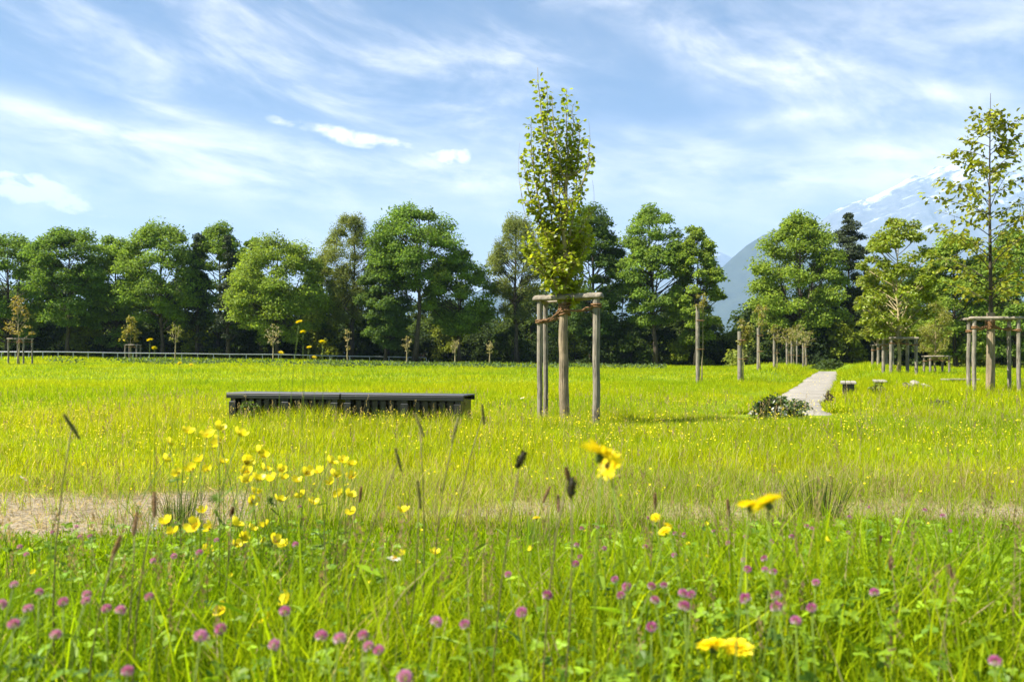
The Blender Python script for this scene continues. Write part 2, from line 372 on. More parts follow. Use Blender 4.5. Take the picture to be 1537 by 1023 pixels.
# ------------------------------------------------------------------ trees
PROF = {
    'round': lambda s: np.sqrt(np.clip(1 - (2 * (s * .93 + .02) - .95) ** 2, 0.02, 1)),
    'oval': lambda s: np.clip(np.sin(np.pi * np.clip(s * .86 + .10, 0, 1)), .03, 1) ** .75,
    'tall': lambda s: np.clip(1 - np.abs(2 * s - .9) ** 2.6, .05, 1) ** .8 * (1 - .25 * s),
    'cone': lambda s: np.clip(1.04 - s, 0.03, 1) ** .85,
    'bush': lambda s: np.sqrt(np.clip(1 - (s * .98) ** 2.2, 0.02, 1)),
    'top': lambda s: np.clip(.35 + .9 * s, 0, 1) * np.sqrt(np.clip(1.02 - s ** 4, 0.02, 1)),
}
def grow(r, H, W, cb, tr, K, NL, ll, prof, base, fork=1, flat=.72, upright=.5, spread=.22, droop=.18, yellow=.22, rc_k=.165, lean=0., hollow=.35, ell=.62):
    """trunk/limbs and leaf clumps of one tree, standing at the origin"""
    wood, crown = Geo(), Geo(); pf = PROF[prof]
    nz = 9; zz = np.linspace(0, .92 * H, nz)
    wob = np.cumsum(r.normal(0, .010 * H, (nz, 2)), 0) * .6; wob[0] = 0
    main = np.stack([wob[:, 0] + lean * zz, wob[:, 1], zz - .15 * (zz == 0)], -1)
    rad = tr * (1 - .92 * (zz / H) ** .8); rad[0] *= 1.35
    tube(wood, main, rad, 8); leaders = [(main, rad)]
    for k in range(fork - 1):
        zf = (cb + (.02 + .16 * r.random()) * H); p0 = np.array([np.interp(zf, zz, main[:, 0]), np.interp(zf, zz, main[:, 1]), zf])
        a = r.random() * 6.28; dx = W * (.16 + .16 * r.random())
        p2 = np.array([p0[0] + dx * math.cos(a), p0[1] + dx * math.sin(a), H * (.72 + .14 * r.random())])
        p1 = np.array([p0[0] + dx * .75 * math.cos(a), p0[1] + dx * .75 * math.sin(a), zf + .35 * (p2[2] - zf)])
        P = bez(p0, p1, p2, 8); rr = np.interp(zf, zz, rad) * .75 * np.linspace(1, .12, 8); tube(wood, P, rr, 6); leaders.append((P, rr))
    cs, tries = [], 0; dmin = W * .5 * (2.2 / K ** .42) * .62
    while len(cs) < K and tries < K * 60:
        tries += 1
        s = r.random() ** .9; q = W / 2 * float(pf(np.array(s))); a = r.random() * 6.28
        rr_ = q * math.sqrt(hollow * r.random() + (1 - hollow) * r.random() ** .45)
        z = cb + s * (H - cb) - W * rc_k * .4; c = np.array([rr_ * math.cos(a) + lean * z, rr_ * math.sin(a), max(z, cb * .9)])
        if all(np.linalg.norm((c - o) * np.array([1, 1, 1.25])) > dmin * (.985 ** (tries / K * 4)) for o in cs): cs.append(c)
    per = max(8, NL // max(1, len(cs)))
    for c in cs:
        P, rr = min(leaders, key=lambda l: np.hypot(np.interp(c[2], l[0][:, 2], l[0][:, 0]) - c[0], np.interp(c[2], l[0][:, 2], l[0][:, 1]) - c[1]))
        hx = np.hypot(np.interp(c[2], P[:, 2], P[:, 0]) - c[0], np.interp(c[2], P[:, 2], P[:, 1]) - c[1])
        za = np.clip(c[2] - hx * (upright + .5 * r.random()), max(P[0, 2] + .02, cb * .75), P[-1, 2] * .97)
        p0 = np.array([np.interp(za, P[:, 2], P[:, k]) for k in range(3)]); rb = max(.012, np.interp(za, P[:, 2], rr) * .45)
        p1 = p0 * .45 + c * .55; p1[2] = p0[2] + (c[2] - p0[2]) * .35 + .08 * hx
        tube(wood, bez(p0, p1, c, 6), np.linspace(min(rb, .05 + hx * .02), .012 + .0015 * H, 6), 5, cap=False)
        rc = W * rc_k * (.65 + .7 * r.random())
        for _ in range(3):
            e = c + rand_unit(r, 1)[0] * rc * np.array([.9, .9, .5]); tube(wood, bez(c, (c + e) / 2 + np.array([0, 0, .1 * rc]), e, 4), np.linspace(.012 + .001 * H, .006, 4), 4, cap=False)
        n = int(per * (.6 + .8 * r.random()))
        u = rand_unit(r, n); u[:, 2] *= np.where(u[:, 2] < 0, .55, 1); q = r.random(n) ** (1 / 2.4)
        off = u * (q * rc * (1 + .12 * r.normal(size=n)))[:, None]
        off[:, 2] *= flat; off[:, 2] -= droop * (off[:, 0] ** 2 + off[:, 1] ** 2) / rc
        pos = c + off
        nr = unit(.7 * u + np.array([0, 0, .55]) + .75 * r.normal(size=(n, 3)) * .8)
        d = unit(np.cross(nr, rand_unit(r, n)) + .35 * u - np.array([0, 0, .25]))
        tone = np.exp(r.normal(0, .10))
        leaves(crown, pos, d, nr, ll * (.65 + .7 * r.random(n)), ll * ell * (.8 + .5 * r.random(n)), tints(r, n, np.array(base) * tone, spread, yellow))
    return wood, crown

treeline = 'trees along the far edge of the meadow'
def plant_tree(name, label, cat, px, D, py_top, wpx, cbf, seed, prof='oval', base=(.06, .10, .02), K=46, NL=13000, ll=.34, fork=2, tr=None, group=None, bark='bark', leaf='leaf', **kw):
    r = np.random.default_rng(seed); p = at(px, D)
    kw = dict(kw)
    if group == treeline: K = int(K * 1.7); NL = int(NL * 2.2); ll = ll * .74; kw['rc_k'] = kw.get('rc_k', .165) * .76
    H = zat(py_top, D) - p[2]; W = wpx / FX * D
    wood, crown = grow(r, H, W, cbf * H, tr or .017 * H, K, NL, ll, prof, base, fork, **kw)
    t = thing(name, label, cat, p, 0, group)
    wood.build('trunk', M[bark], t, smooth_=True); crown.build('crown', M[leaf], t)
    return t

G1, G2, G3, G4 = (.105, .180, .028), (.135, .215, .034), (.072, .125, .026), (.165, .240, .032)
treeline = 'trees along the far edge of the meadow'
def TL(*a, **k): return plant_tree(*a, group=treeline, **k)
TL('deciduous_tree', 'broad dark green tree at the frame edge behind the first staked sapling', 'tree', 10, 84, 350, 130, .16, 1, 'round', G1, 48)
TL('deciduous_tree', 'round topped dark tree behind the rail, beside the staked brown sapling', 'tree', 103, 82, 342, 112, .3, 2, 'round', G1, 44)
TL('deciduous_tree', 'mid green tree behind the rail with low hanging foliage and rounded shoulder', 'tree', 175, 86, 349, 92, .14, 3, 'oval', G2, 40)
TL('deciduous_tree', 'tall full tree with pale crown tip behind the small yellow sapling', 'tree', 243, 83, 334, 128, .26, 4, 'oval', G2, 52, fork=3)
TL('spruce_tree', 'narrow dark spruce squeezed between two broadleaf trees behind the rail', 'tree', 297, 84, 348, 44, .12, 5, 'cone', (.050, .070, .026), 40, 7000, .28, 1, leaf='needle', flat=.35, droop=.5, yellow=.05, rc_k=.2)
TL('deciduous_tree', 'slim light green tree with a dark spruce beside its trunk', 'tree', 328, 86, 336, 92, .24, 6, 'oval', G2, 40)
TL('spruce_tree', 'dark pointed spruce standing against the slim light green tree', 'tree', 343, 81, 350, 40, .2, 7, 'cone', (.052, .072, .028), 32, 6000, .26, 1, leaf='needle', flat=.35, droop=.5, yellow=.05, rc_k=.2)
TL('deciduous_tree', 'small tree filling the notch before the wide low maple', 'tree', 378, 92, 358, 46, .3, 8, 'oval', G1, 22, 7000)
TL('deciduous_tree', 'wide low domed maple behind the far end of the bench', 'tree', 418, 80, 358, 142, .2, 9, 'round', G4, 60, 17000, fork=3)
TL('deciduous_tree', 'dark tree with thin crooked trunk between the domed maple and the birch', 'tree', 478, 88, 385, 62, .3, 10, 'oval', G3, 26, 7000)
TL('birch_tree', 'tall feathery pale green birch with drooping twigs', 'tree', 527, 84, 320, 92, .3, 11, 'oval', (.14, .18, .045), 60, 17000, .25, 2, droop=.7, flat=1.0, yellow=.3, ell=.45)
TL('deciduous_tree', 'dark shaded tree tucked in front of the birch and forked tree', 'tree', 578, 80, 384, 84, .18, 12, 'oval', G3, 40, 11000)
TL('deciduous_tree', 'tall open tree with a clearly forked dark trunk and domed crown', 'tree', 622, 80, 311, 132, .50, 13, 'round', G1, 46, 13000, fork=3, tr=.30, hollow=.2)
TL('deciduous_tree', 'spreading tree with light crown beside the gap left of the central staked tree', 'tree', 690, 82, 376, 112, .3, 14, 'oval', G2, 46, 13000, fork=2)
TL('birch_tree', 'soft pale willow like tree partly behind the central staked tree', 'tree', 776, 84, 322, 88, .34, 15, 'oval', (.14, .18, .05), 58, 17000, .25, 2, droop=.7, flat=1.0, yellow=.3, ell=.45)
TL('deciduous_tree', 'dense dark tree right behind the crown of the central staked tree', 'tree', 888, 82, 308, 100, .2, 16, 'oval', G3, 52, 14000)
TL('deciduous_tree', 'tall narrow lit tree with columnar crown next to the wooded ridge gap', 'tree', 983, 80, 307, 104, .28, 17, 'oval', G2, 54, 15000)
TL('deciduous_tree', 'light green tree with layered boughs at the edge of the mountain gap', 'tree', 1044, 78, 340, 78, .2, 18, 'oval', G4, 44, 12000, upright=.3)
TL('deciduous_tree', 'tall full bright tree at the other side of the mountain gap', 'tree', 1198, 74, 321, 136, .16, 19, 'oval', G4, 62, 18000, fork=3)
TL('pine_tree', 'dark pine with ragged top behind the path end', 'tree', 1275, 76, 319, 74, .25, 20, 'tall', (.046, .064, .024), 40, 11000, .26, 1, leaf='needle', yellow=.08, flat=.5)
TL('deciduous_tree', 'bright leafy tree behind the sparse staked tree by the frame edge', 'tree', 1436, 66, 352, 118, .12, 21, 'oval', G4, 50, 15000, fork=2)
TL('deciduous_tree', 'tall green tree cut by the frame edge behind the sparse staked tree', 'tree', 1525, 64, 345, 120, .1, 22, 'oval', G2, 48, 14000)
TL('deciduous_tree', 'dark tree in the second rank behind the bushy staked tree', 'tree', 1370, 76, 398, 110, .1, 23, 'oval', G3, 40, 11000)

# second rank and shrubs: the wood behind and below the first row
SECOND = [(-40, 92, 380), (55, 98, 372), (140, 100, 378), (210, 97, 385), (275, 100, 392), (390, 99, 398), (455, 98, 410), (508, 100, 408), (560, 99, 405), (655, 98, 420), (700, 100, 432), (745, 97, 470), (800, 99, 405), (850, 98, 400), (935, 97, 392), (1020, 95, 420), (1155, 88, 420), (1235, 90, 400), (1315, 86, 410), (1480, 82, 392), (1580, 80, 380)]
NB = ['behind the broad tree by the frame edge', 'behind the round topped tree', 'behind the rounded shoulder tree', 'behind the tall full tree', 'behind the narrow spruce', 'behind the notch tree', 'behind the domed maple', 'between domed maple and birch', 'behind the birch', 'behind the forked tree', 'behind the spreading tree', 'low in the gap beside the central staked tree', 'behind the willow like tree', 'straight behind the central staked tree', 'between central staked tree and columnar tree', 'behind the layered bough tree', 'behind the bright gap tree', 'behind the ragged pine', 'behind the bushy staked tree', 'between the two trees at the frame edge', 'beyond the frame edge']
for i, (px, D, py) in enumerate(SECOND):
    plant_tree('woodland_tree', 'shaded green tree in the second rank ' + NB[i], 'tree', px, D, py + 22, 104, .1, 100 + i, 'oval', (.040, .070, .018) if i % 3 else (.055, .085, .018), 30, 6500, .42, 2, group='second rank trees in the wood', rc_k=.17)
r_ = np.random.default_rng(77)
SHR = [(-10, 465), (40, 478), (85, 462), (130, 484), (170, 470), (215, 490), (262, 480), (305, 470), (352, 486), (396, 474), (440, 488), (488, 476), (536, 492), (585, 470), (632, 494), (676, 482), (722, 496), (768, 488), (812, 500), (862, 474), (905, 482), (948, 470), (990, 492), (1032, 476), (1062, 488), (1086, 500), (1108, 494), (1130, 488), (1160, 478), (1196, 492), (1225, 490), (1262, 480), (1300, 492), (1345, 486), (1395, 480), (1440, 478), (1490, 486), (1540, 478)]
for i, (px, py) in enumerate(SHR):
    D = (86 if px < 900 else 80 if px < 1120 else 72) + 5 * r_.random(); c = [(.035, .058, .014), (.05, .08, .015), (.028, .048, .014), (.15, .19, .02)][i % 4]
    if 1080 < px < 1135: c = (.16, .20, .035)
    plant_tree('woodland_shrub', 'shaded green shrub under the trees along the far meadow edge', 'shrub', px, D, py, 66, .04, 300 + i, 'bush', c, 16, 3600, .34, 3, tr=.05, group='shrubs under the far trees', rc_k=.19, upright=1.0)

plant_tree('woodland_shrub', 'low dark shrub closing the view at the far end of the gravel path', 'shrub', 1244, 53.5, 541, 46, .04, 399, 'bush', (.05, .08, .02), 16, 3000, .2, 3, tr=.04, group='shrub at the path end', rc_k=.19, upright=1.0)
# the wood deeper in, which reads as one dark mass
def deep_wood():
    r = np.random.default_rng(5); g = Geo()
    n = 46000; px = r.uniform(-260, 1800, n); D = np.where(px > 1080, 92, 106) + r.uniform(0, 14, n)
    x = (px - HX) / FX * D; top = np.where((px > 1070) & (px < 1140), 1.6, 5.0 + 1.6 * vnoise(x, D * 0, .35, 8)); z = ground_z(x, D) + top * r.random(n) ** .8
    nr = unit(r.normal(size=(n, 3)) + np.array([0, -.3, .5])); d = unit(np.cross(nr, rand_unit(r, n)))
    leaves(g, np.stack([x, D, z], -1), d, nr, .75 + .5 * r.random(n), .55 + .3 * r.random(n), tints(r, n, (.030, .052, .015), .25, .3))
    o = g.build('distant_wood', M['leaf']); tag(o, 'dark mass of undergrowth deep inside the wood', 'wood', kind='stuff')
deep_wood()

# ------------------------------------------------------------------ stake frames round young trees
def post(parent, a, b, r0, mat='wood', name='post', sides=10):
    g = Geo(); a = np.array(a, float); b = np.array(b, float); t = np.linspace(0, 1, 6)[:, None]
    P = a + (b - a) * t; P[1:-1, :2] += R.normal(0, .004, (4, 2)); tube(g, P, r0 * (1 + R.normal(0, .02, 6)), sides)
    return g.build(name, M[mat], parent, smooth_=False)
def beam(parent, a, b, r0):
    """half log: flat underside, round top, bevelled ends"""
    g = Geo(); a = np.array(a, float); b = np.array(b, float); d = unit(b - a); s = unit(np.cross(d, [0, 0, 1.])); L = np.linalg.norm(b - a)
    th = np.linspace(0, math.pi, 9); prof = [(math.cos(q) * r0, math.sin(q) * r0 * .9) for q in th]
    prof = [(-r0 * .9, -.22 * r0)] + prof[::-1] + [(r0 * .9, -.22 * r0)]
    k = len(prof); st = [(0, .72), (.02 / L, .95), (.06 / L, 1), (.5, 1.02), (1 - .06 / L, 1), (1 - .02 / L, .95), (1, .72)]
    V = np.array([[a + d * L * t + s * u * sc + np.array([0, 0, w * sc]) for (u, w) in prof] for t, sc in st])
    i = np.arange(len(st) - 1)[:, None] * k; j = np.arange(k)[None]; j2 = (j + 1) % k
    g.add(V.reshape(-1, 3), np.stack([i + j, i + k + j, i + k + j2, i + j2], -1).reshape(-1, 4))
    g.f.append(np.arange(k)[None]); g.f.append((np.arange(k) + (len(st) - 1) * k)[None, ::-1])
    return g.build('beam', M['beam'], parent, smooth_=True)
def ropes(parent, ties, hub, hr):
    g = Geo()
    for q in np.linspace(-.07, .07, 6):
        th = np.linspace(0, 6.4, 22); tube(g, np.stack([hub[0] + (hr + .012) * np.cos(th), hub[1] + (hr + .012) * np.sin(th), hub[2] + q + .012 * np.sin(th * 2 + q * 40)], -1), .014, 6)
    for (e, er) in ties:
        e = np.array(e, float); d = unit(e - hub); s = unit(np.cross(d, [0, 0, 1.]))
        for sg in (-1, 1):
            a = hub + s * sg * (hr + .01); b = e + s * sg * (er + .01); t = np.linspace(0, 1, 10)[:, None]
            P = a + (b - a) * t; P[:, 2] -= .05 * np.sin(t[:, 0] * math.pi); P += .008 * np.sin(t * 31 + np.array([0, 1, 2]))
            tube(g, P, .013, 6)
        th = np.linspace(0, 6.4, 16)
        for q in (-.02, .01): tube(g, np.stack([e[0] + (er + .01) * np.cos(th), e[1] + (er + .01) * np.sin(th), e[2] + q + 0 * th], -1), .012, 5)
    o = g.build('rope_tie', M['rope'], parent, smooth_=True); return o

def stand(label, px, D, py_top, corners, rp, rb, hub=None, group='stake frames round young trees', top_z=None, rope=True, hubr=.06):
    """corners: (dx, dy) of the posts from the middle, beams run round them"""
    p = at(px, D); h = (zat(py_top, D) - p[2]) if top_z is None else top_z
    t = thing('tree_support', label, 'tree stake frame', p, 0, group); n = len(corners)
    for (dx, dy) in corners: post(t, (dx * 1.03, dy * 1.03, gz(p[0] + dx, p[1] + dy) - p[2] - .3), (dx, dy, h - rb * .7), rp * (1 - .0 * dy))
    for i in range(n):
        a = np.array([*corners[i], h - rb * .55]); b = np.array([*corners[(i + 1) % n], h - rb * .55])
        d = unit(b - a); k = i % 2
        if n == 2 and i: break
        beam(t, a - d * (.11 if not k else -rb * 1.15), b + d * (.11 if not k else -rb * 1.15), rb)
    if rope:
        hb = np.array([hub[0], hub[1], h - .14 if hub is None or len(hub) < 3 else hub[2]]) if hub is not None else np.array([0, 0, h - .16])
        ropes(t, [((c[0], c[1], h - .2 - .06 * (i % 2)), rp) for i, c in enumerate(corners)], hb, hubr)
    return t, p, h

# ---- the central staked tree
cp = at(847, 10.9)
def px_off(px, D, p): return (px - HX) / FX * D - p[0]
c1 = (px_off(810, 11.05, cp), .15); c2 = (px_off(819, 11.45, cp), .55); c3 = (px_off(895, 10.6, cp), -.30)
ct = thing('tree_support', 'weathered wooden stake frame round the tall tree beside the black bench', 'tree stake frame', cp, 0, 'stake frames round young trees')
hT = zat(438, 10.8)
post(ct, (c1[0], c1[1], -.3), (c1[0], c1[1], hT - .07), .039); post(ct, (c2[0], c2[1], -.3), (c2[0], c2[1], hT - .07), .037); post(ct, (c3[0], c3[1], -.3), (c3[0], c3[1], hT - .07), .050)
def bm(a, b, ex, rb, z):
    a = np.array([*a, z]); b = np.array([*b, z]); d = unit(b - a); beam(ct, a - d * ex[0], b + d * ex[1], rb)
bm(c1, c3, (.09, .09), .068, hT - .06); bm(c2, c3, (.07, -.09), .05, hT - .075); bm(c1, c2, (-.085, .06), .05, hT - .078)
ropes(ct, [((c1[0], c1[1], hT - .36), .043), ((c3[0], c3[1], hT - .17), .056), ((c2[0], c2[1], hT - .33), .041)], np.array([0, 0, hT - .2]), .062)

def upright_tree():
    r = np.random.default_rng(42); H = zat(92, 10.9); D = 10.9
    t = thing('young_tree', 'tall slender young tree with upright leafy branches and two thin tips, beside the bench', 'young tree', cp, 0, 'young staked trees')
    wood, tw, cr = Geo(), Geo(), Geo()
    z = np.array([-.1, .3, .8, 1.3, 1.75, 2.1, 2.6, 3.1, 3.6]); x = np.array([.0, 0, -.01, -.015, -.01, 0, .0, .02, .03])
    tube(wood, np.stack([x, x * .3, z], -1), [.058, .052, .05, .047, .043, .04, .034, .026, .016], 10)
    zw = np.linspace(-.1, 1.62, 12); g = Geo()
    tube(g, np.stack([np.interp(zw, z, x) + .004 * np.sin(zw * 9), .3 * np.interp(zw, z, x), zw], -1), .072 - .008 * zw + .003 * np.sin(zw * 17), 14); g.build('trunk_wrap', M['wrap'], t, smooth_=False)
    def env(zq):                                                   # half width left/right by height, from the photo
        py = HY - (zq - CAMZ) / D * FX
        l = np.interp(py, [90, 120, 160, 200, 280, 340, 400, 435], [806, 800, 792, 788, 782, 784, 792, 822]); rr = np.interp(py, [90, 120, 160, 210, 290, 340, 400, 435], [812, 858, 868, 886, 888, 886, 896, 872])
        return (l - 847) / FX * D, (rr - 847) / FX * D
    br = []
    tips = [(807, 100), (852, 124), (820, 128), (797, 176), (870, 178), (838, 170), (884, 212), (786, 225), (861, 150), (878, 240), (828, 150), (801, 215), (815, 165), (845, 215), (871, 205)]
    for i, (tx, ty) in enumerate(tips):
        z0 = 1.95 + 1.5 * r.random(); zt = zat(ty, D); xt = (tx - 847) / FX * D; a = r.uniform(-.22, .22)
        p0 = np.array([np.interp(z0, z, x), 0, z0]); p2 = np.array([xt, a, zt]); p1 = np.array([xt * .95, a * .9, z0 + .35 * (zt - z0)])
        P = bez(p0, p1, p2, 12); P[1:-1, :2] += r.normal(0, .012, (10, 2)); tube(wood, P, np.linspace(.020, .0035, 12), 6, cap=False); br.append((P, 1))
    for i in range(40):                                            # shorter side shoots low down
        z0 = 1.62 + (.65 if i < 26 else 1.2) * r.random(); a = r.random() * 6.28; rise = .12 + .45 * r.random(); l, q = env(z0 + rise * .8); ex = (q if math.cos(a) > 0 else -l) * (.55 + .5 * r.random())
        p0 = np.array([np.interp(z0, z, x), 0, z0]); p2 = np.array([ex * math.cos(a), .45 * math.sin(a) * (.4 + .6 * r.random()), z0 + rise])
        P = bez(p0, np.array([p2[0] * .7, p2[1] * .7, z0 + .06]), p2, 8); tube(wood, P, np.linspace(.012, .003, 8), 5, cap=False); br.append((P, .8))
    for (tx, ty, bx, by) in [(780, 208, 787, 300), (784, 245, 790, 320), (890, 265, 884, 325), (884, 172, 876, 250)]:   # bare whips
        P = bez(np.array([(bx - 847) / FX * D, .1, zat(by, D)]), np.array([(tx - 847 + (8 if tx > 847 else -6)) / FX * D, .1, zat((by + ty) / 2 + 10, D)]), np.array([(tx - 847) / FX * D, .1, zat(ty, D)]), 8); tube(wood, P, np.linspace(.004, .0012, 8), 4, cap=False)
    pos, dr = [], []
    for P, k in br:
        L = np.linalg.norm(np.diff(P, axis=0), axis=1).sum()
        for q in np.arange(.14, 1.0, .019 / L):
            c = np.array([np.interp(q, np.linspace(0, 1, len(P)), P[:, j]) for j in range(3)])
            tipness = np.clip((c[2] - 3.55) / 1.1, 0, 1)
            pxc = 847 + c[0] / D * FX; pyc = HY - (c[2] - CAMZ) / D * FX
            if c[2] > 4.75 or r.random() < .30 * tipness or (pyc < 178 and 825 < pxc < 843) or (2.7 < c[2] < 3.4 and r.random() < .22): continue
            l, rr = env(c[2]); nl = 2 if c[2] > 3.3 else 3
            for _ in range(nl):
                a = r.random() * 6.28; out = (.015 + .11 * r.random() ** 1.9) * (1 - .45 * tipness); o = np.array([math.cos(a), math.sin(a), r.uniform(-.2, .8)])
                e = c + o * out; e[0] = np.clip(e[0], l, rr); pos.append(e); dr.append(o)
                if out > .05: tube(tw, [c, (c + e) / 2 + np.array([0, 0, .012]), e], [.003, .0025, .0015], 3, cap=False)
    pos = np.array(pos); dr = np.array(dr); n = len(pos)
    d = unit(dr + .5 * rand_unit(r, n) - np.array([0, 0, .35])); nr = unit(rand_unit(r, n) + .5 * np.array([0, 0, 1]))
    c = tints(r, n, (.21, .27, .022), .28, .35)
    leaves(cr, pos, d, nr, .046 + .030 * r.random(n), .040 + .024 * r.random(n), c, True, .12)
    for part_, nm, mt in ((wood, 'trunk', 'young_bark'), (tw, 'twigs', 'young_bark'), (cr, 'crown', 'young_leaf')): part_.build(nm, M[mt], t, smooth_=nm == 'trunk')
upright_tree()

# ---- the sparse staked tree at the right
rp_ = at(1486, 16.5); sx = 33 / FX * 16.5
stand('four post stake frame round the sparse tall tree beside the frame edge', 1486, 16.5, 477, [(-sx, -.22), (sx * .92, -.26), (sx * .92 + .12, .24), (-sx + .16, .26)], -.0 + .040, .05, hub=(0, 0), hubr=.07)
def sparse_tree():
    r = np.random.default_rng(8); D = 16.5; H = zat(140, D) - rp_[2]
    t = thing('young_tree', 'tall thin young tree with sparse spreading leafy branches inside the four post frame', 'young tree', rp_, 0, 'young staked trees')
    wood, cr, wr = Geo(), Geo(), Geo(); z = np.linspace(-.1, H, 14); x = .02 * np.sin(z * 1.1); 
    tube(wood, np.stack([x, x * .6, z], -1), .058 * (1 - .93 * np.clip(z / H, 0, 1) ** .9), 9)
    zw = np.linspace(-.05, 1.7, 9); tube(wr, np.stack([np.interp(zw, z, x), .6 * np.interp(zw, z, x), zw], -1), .085 - .006 * zw, 12); wr.build('trunk_wrap', M['wrap'], t)
    pos, dr = [], []
    for i in range(46):
        s = (i + .5) / 46; z0 = 1.75 + s * (H - 2.2); a = i * 2.4 + r.normal(0, .4); ln = np.interp(s, [0, .25, .5, .75, .9, 1], [.95, 1.30, 1.12, .82, .45, .2]) * (.7 + .45 * r.random())
        p0 = np.array([np.interp(z0, z, x), 0, z0]); o = np.array([math.cos(a), math.sin(a), 0]); rise = ln * (.30 + .35 * r.random())
        P = bez(p0, p0 + o * ln * .5 + np.array([0, 0, rise * .8]), p0 + o * ln + np.array([0, 0, rise]), 8); tube(wood, P, np.linspace(.012 - .005 * s, .0025, 8), 5, cap=False)
        for q in np.arange(.22, 1.02, .085):
            c = np.array([np.interp(q, np.linspace(0, 1, 8), P[:, j]) for j in range(3)])
            b = o * .5 + rand_unit(r, 1)[0] * np.array([1, 1, .5]); e = c + unit(b) * (.06 + .2 * r.random()) * (1.1 - .4 * s); tube(wood, [c, (c + e) / 2, e], [.004, .003, .002], 3, cap=False)
            m = r.integers(3, 8)
            for k in range(m): pos.append(c + (e - c) * r.uniform(.3, 1.1) + r.normal(0, .045, 3)); dr.append(unit(e - c))
    n = len(pos); pos = np.array(pos); d = unit(np.array(dr) + .7 * rand_unit(r, n) - np.array([0, 0, .35])); nr = unit(rand_unit(r, n) * .8 + np.array([0, 0, .9]))
    leaves(cr, pos, d, nr, .075 + .045 * r.random(n), .052 + .028 * r.random(n), tints(r, n, (.18, .215, .022), .25, .4), True, .12)
    wood.build('trunk', M['bark'], t, smooth_=True); cr.build('crown', M['young_leaf'], t)
sparse_tree()

# ---- mid distance staked trees beside the path
sq = lambda w, d, k=.0: [(-w, -d), (w, -d + k), (w + .08, d), (-w + .10, d)]
stand('stake frame round the bushy bright tree beside the gravel path', 1348, 30, 507, sq(.46, .4), .06, .07, hub=(0, 0))
stand('stake frame standing just behind the frame of the bushy bright tree', 1323, 38, 517, sq(.34, .4), .055, .065, hub=(0, 0))
stand('small stake frame round the little pale weeping tree', 1404, 41, 534, sq(.48, .4), .055, .06, hub=(0, 0))
plant_tree('young_tree', 'bushy bright yellow green young tree in a stake frame by the path', 'young tree', 1348, 30, 324, 118, .26, 61, 'oval', (.17, .23, .024), 64, 12000, .13, 1, tr=.07, group='young staked trees', bark='young_bark', leaf='young_leaf', upright=.6, rc_k=.11, hollow=.5, spread=.2, yellow=.35)
plant_tree('young_tree', 'second bushy young tree, just behind the bushy bright one', 'young tree', 1318, 38, 398, 74, .26, 62, 'oval', (.16, .20, .024), 34, 6000, .15, 1, tr=.07, group='young staked trees', bark='young_bark', leaf='young_leaf', upright=.6, rc_k=.13, hollow=.5, yellow=.3)
plant_tree('young_tree', 'little pale weeping young tree in the small stake frame', 'young tree', 1404, 41, 444, 50, .22, 63, 'tall', (.22, .24, .045), 40, 7000, .10, 1, tr=.05, group='young staked trees', bark='young_bark', leaf='young_leaf', droop=.9, flat=1.1, rc_k=.13, ell=.35)
# ---- left, far
stand('stake frame of the brown leaved sapling near the rail', 30, 52, 508, sq(.48, .4), .055, .06, hub=(0, 0))
stand('low stake frame of the small yellow sapling beyond the grass', 199, 74, 517, sq(.52, .3), .065, .07, hub=(0, 0))
plant_tree('sapling', 'brown leaved sapling with long bare tip in a stake frame', 'sapling', 29, 52, 438, 38, .42, 64, 'cone', (.27, .215, .045), 22, 420, .13, 2, tr=.05, group='small young saplings', bark='young_bark', leaf='young_leaf', upright=1.2, rc_k=.16, hollow=.6)
plant_tree('sapling', 'small yellow sapling in the low stake frame', 'sapling', 197, 74, 474, 24, .48, 65, 'cone', (.22, .21, .03), 16, 460, .2, 1, tr=.05, group='small young saplings', bark='young_bark', leaf='young_leaf', rc_k=.2)
SAP = [(263, 62, 483, 24, .5, 150, (.19, .21, .04), 'pale leaved sapling with a stout stem and loose crown near the rail'), (410, 64, 485, 30, .42, 42, (.30, .27, .15), 'bare forked sapling with a few pale buds before the domed maple'), (522, 66, 492, 12, .4, 34, (.28, .24, .12), 'slim nearly bare sapling before the birch'),
       (611, 68, 505, 18, .5, 36, (.28, .25, .12), 'short bare sapling before the forked trunk tree'), (683, 69, 508, 16, .4, 34, (.28, .26, .14), 'bare sapling with stubby twigs before the spreading tree'), (735, 71, 512, 13, .4, 30, (.28, .26, .14), 'tiny bare sapling beside the gap near the central staked tree')]
for i, (px, D, py, w, cb, nl, c, lab) in enumerate(SAP):
    plant_tree('sapling', lab, 'sapling', px, D, py, w, cb, 70 + i, 'top', c, 12, nl, .15, 2, tr=.075, group='small young saplings', bark='young_bark', leaf='young_leaf', upright=1.1, rc_k=.14, hollow=.7)

